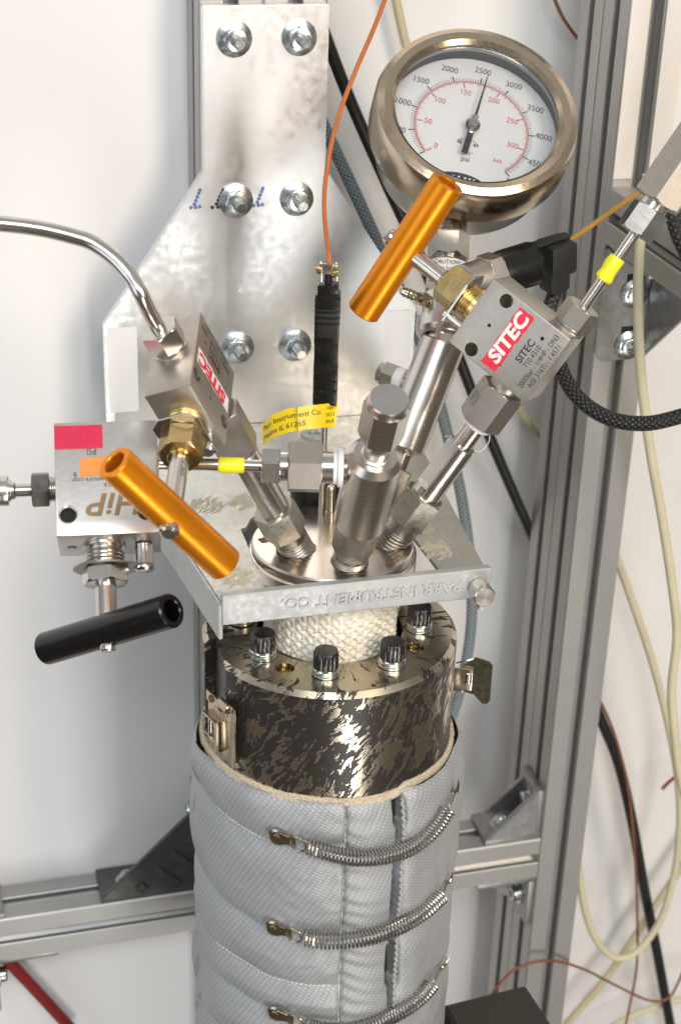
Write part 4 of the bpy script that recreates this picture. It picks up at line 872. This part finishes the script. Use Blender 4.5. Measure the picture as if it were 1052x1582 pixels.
# yellow tag bent round the probe
dg_ = depth(tz + Vector((0, 0, zb - .010)))
def tagp(s, t):      # s along the strip, t across; px guide curve at slowly changing depth
    top = [(405, 655), (420, 641), (445, 631), (475, 627), (500, 624), (523, 621)]; bot = [(406, 689), (421, 677), (446, 668), (476, 663), (499, 661), (519, 659)]
    k = min(4, int(s*5)); f = s*5 - k
    a = Vector(top[k]).lerp(Vector(top[k + 1]), f); b = Vector(bot[k]).lerp(Vector(bot[k + 1]), f); q = b.lerp(a, t)
    return dp(q.x, q.y, dg_ - .0085 - .010*math.sin(math.pi*min(1, s*1.05)) + (.012*(1 - s)**2 if s < .5 else .003*0))
mb = MB(); vs = []; N = 90
for sgn in (0, 1):
    for i in range(N + 1):
        for t in (0, .5, 1): p = tagp(i/N, t); vs.append(p + ray(460, 640)*(.0004*sgn))
k3 = 3*(N + 1); fs = []
for i in range(N):
    for j in range(2):
        a = i*3 + j; fs += [(a, a + 3, a + 4, a + 1), (k3 + a, k3 + a + 1, k3 + a + 4, k3 + a + 3)]
    fs += [(i*3, k3 + i*3, k3 + i*3 + 3, i*3 + 3), (i*3 + 2, i*3 + 5, k3 + i*3 + 5, k3 + i*3 + 2)]
mb.add(vs, fs)
tg = solo('paper_tag', mb, 'tag_yellow', 'curled yellow printed tag wrapped round the probe below the plug', 'tag')
def wrap_text(s, size, s0, t0, flip=False):
    me = text(s, size, ax='LEFT', wide=.95); L = .0475
    for v in me.vertices:
        q = min(1, max(0, s0 + v.co.x/L)); p = tagp(q, t0 + v.co.y/.0140); v.co = p - ray(460, 640)*.00035
    return me
part(tg, 'tag_text', wrap_text('Parr Instrument Co.', .0046, .03, .68), 'ink_black'); part(tg, 'tag_text', wrap_text('Moline IL 61265', .0042, .03, .28), 'ink_black')
for i, s_ in enumerate(('106-7', 'SO 2', 'SN 8')): part(tg, 'tag_text', wrap_text(s_, .0030, .84, .80 - i*.28), 'ink_black')
# ------------------------------------------------------------------ pressure sensor behind the red-badged valve
s0 = dp(742, 432, 1.02); s1 = dp(874, 390, 1.045); sv_ = (s1 - s0).normalized(); SL = (s1 - s0).length
se = thing('pressure_sensor', 'black plastic sensor plug behind the red-badged valve', 'sensor', frame(s0, sv_, perp(s0, sv_, (0, 1))))
part(se, 'steel_body', MB().cyl(.0130, -.012, .012, None, .0008, 40).hexn(.0265, .003, .0140, RZ(20), 1, 1), 'steel_blast')
part(se, 'socket', MB().lathe([(.0118, .012), (.0140, .014), (.0145, .018), (.0145, .0385), (.0135, .0400), (.0140, .0405)], None, 40), 'black_plastic')
part(se, 'plug', MB().box((-.0105, -.0105, SL - .0180), (.0110, .0105, SL + .002), None, .0026).box((.008, -.0075, SL - .0165), (.024, .0075, SL - .001), None, .0025).box((-.0135, -.0035, SL - .028), (-.0110, .0035, SL + .001), None, .001), 'black_matte')
gs = MB().sweep(cat([dp(872, 376, 1.045), dp(905, 354, 1.05), dp(945, 326, 1.055), dp(985, 298, 1.06), dp(1060, 250, 1.07)]), .0018, 10)
solo('amber_tube', gs, 'amber_rod', 'thin amber tube leaving the black sensor plug', 'tube')
# ------------------------------------------------------------------ cables
def cable(name, pts, r, mat, label, catg='cable', k=12):
    solo(name, MB().sweep(cat(pts, k), r, 12), mat, label, catg)
def Yp(l, y): return [px(a, b, Y=(y if len(q) == 2 else q[2])) for q in l for a, b in [q[:2]]]
cable('power_cable', Yp([(470, -40), (508, 70), (545, 165), (598, 285), (650, 400), (700, 530), (742, 640), (775, 720), (812, 805), (850, 890)], .300), .0046, 'rubber_black', 'smooth black cable running behind the plate, gauge and tall post')
cable('braided_hose', Yp([(440, 60), (505, 205), (540, 280), (590, 390), (640, 500), (672, 600), (693, 680), (712, 765), (724, 850), (729, 930), (722, 1010), (700, 1100), (660, 1180)], .262), .0047, 'braid_grey', 'grey braided hose hanging behind the plate and fork bracket', 'hose')
cable('signal_cable', Yp([(604, -40), (616, 20), (630, 80), (665, 200), (720, 420), (770, 560), (800, 628), (826, 662), (850, 690)], .325), .0034, 'cable_beige', 'beige cable dropping behind the gauge and red-badged valve')
cable('brown_wire', Yp([(845, -30), (860, 8), (872, 32), (892, 60)], .322), .0014, 'brown_wire', 'short dark red-brown wire disappearing behind the tall post', 'wire')
cable('braided_hose', [dp(860, 440, 1.06), dp(845, 500, 1.06), dp(862, 560, 1.05), dp(890, 612, 1.04), dp(940, 646, 1.03), dp(1000, 654, 1.02), dp(1070, 638, 1.01)], .0050, 'braid_black', 'black braided hose looping below the red-badged valve', 'hose')
cable('braided_hose', [dp(1026, 280, 1.0), dp(1034, 315, 1.0), dp(1048, 365, 1.0), dp(1080, 430, 1.0)], .0050, 'braid_black', 'short length of black braided hose behind the hexagon coupling', 'hose')
cable('signal_cable', Yp([(1000, 270), (991, 345), (985, 450), (989, 570), (1003, 690), (1022, 800), (1037, 900), (1045, 980), (1037, 1060), (1040, 1120), (1052, 1210), (1080, 1300)], .13), .0037, 'cable_ivory', 'thick ivory cable hanging down from behind the hexagon coupling')
cable('signal_cable', Yp([(925, 790), (956, 873), (985, 955), (1012, 1040), (1034, 1130), (1047, 1210), (1049, 1280), (1041, 1350), (1020, 1420), (985, 1468), (952, 1480), (922, 1455), (903, 1405), (893, 1340), (885, 1280)], .262), .0036, 'cable_ivory', 'ivory cable hanging in a long U-shaped loop beside the tall post')
cable('signal_cable', Yp([(1090, 1280), (1050, 1342), (990, 1432), (940, 1505), (885, 1570), (850, 1610)], .315), .0038, 'cable_beige', 'beige cable crossing diagonally behind the black cable')
cable('signal_cable', Yp([(920, 1600), (970, 1572), (1015, 1554), (1080, 1536)], .300), .0034, 'cable_ivory', 'ivory cable lying low below the diagonal beige cable')
cable('power_cable', Yp([(900, 1050), (928, 1112), (955, 1180), (976, 1270), (994, 1370), (1014, 1470), (1034, 1580), (1050, 1660)], .290), .0052, 'rubber_black', 'smooth black cable hanging through the ivory cable loop')
cable('brown_wire', Yp([(905, 1050), (930, 1090), (952, 1145), (970, 1220), (980, 1320), (984, 1420), (982, 1500), (966, 1585), (960, 1640)], .278), .0013, 'brown_wire', 'thin brown wire hanging along the black cable', 'wire')
cable('brown_wire', Yp([(740, 1570, .21), (765, 1528, .20), (800, 1495, .198), (850, 1484, .200), (900, 1497, .21), (950, 1522, .24), (1000, 1545, .255), (1030, 1543, .255), (1046, 1520, .255), (1062, 1480, .255)], .2), .0013, 'brown_wire', 'thin rust-coloured wire arching across the tall post above dark block', 'wire')
cable('brown_wire', Yp([(1022, 1219), (1034, 1207), (1050, 1195), (1080, 1180)], .300), .0018, 'brown_wire', 'cut end of a brown wire behind the ivory loop', 'wire')
cable('red_hose', Yp([(0, 1470), (28, 1500), (70, 1545), (120, 1600)], .235), .0052, 'red_hose', 'dark red hose passing below the long aluminium beam', 'hose')
# dark foam block
A_, B_, C_ = px(685, 1552, Z=-.40), px(811, 1521, Z=-.40), px(851, 1582, Z=-.40)
d1 = (B_ - A_); d2_ = (C_ - B_)*2.2
fmb = MB(); q = [A_, B_, B_ + d2_, A_ + d2_]
fmb.prism([(p.x, p.y) for p in q], -.46, -.40, None, .0015)
solo('foam_block', fmb, 'foam', 'dark brown foam block low beside the insulation jacket', 'block')
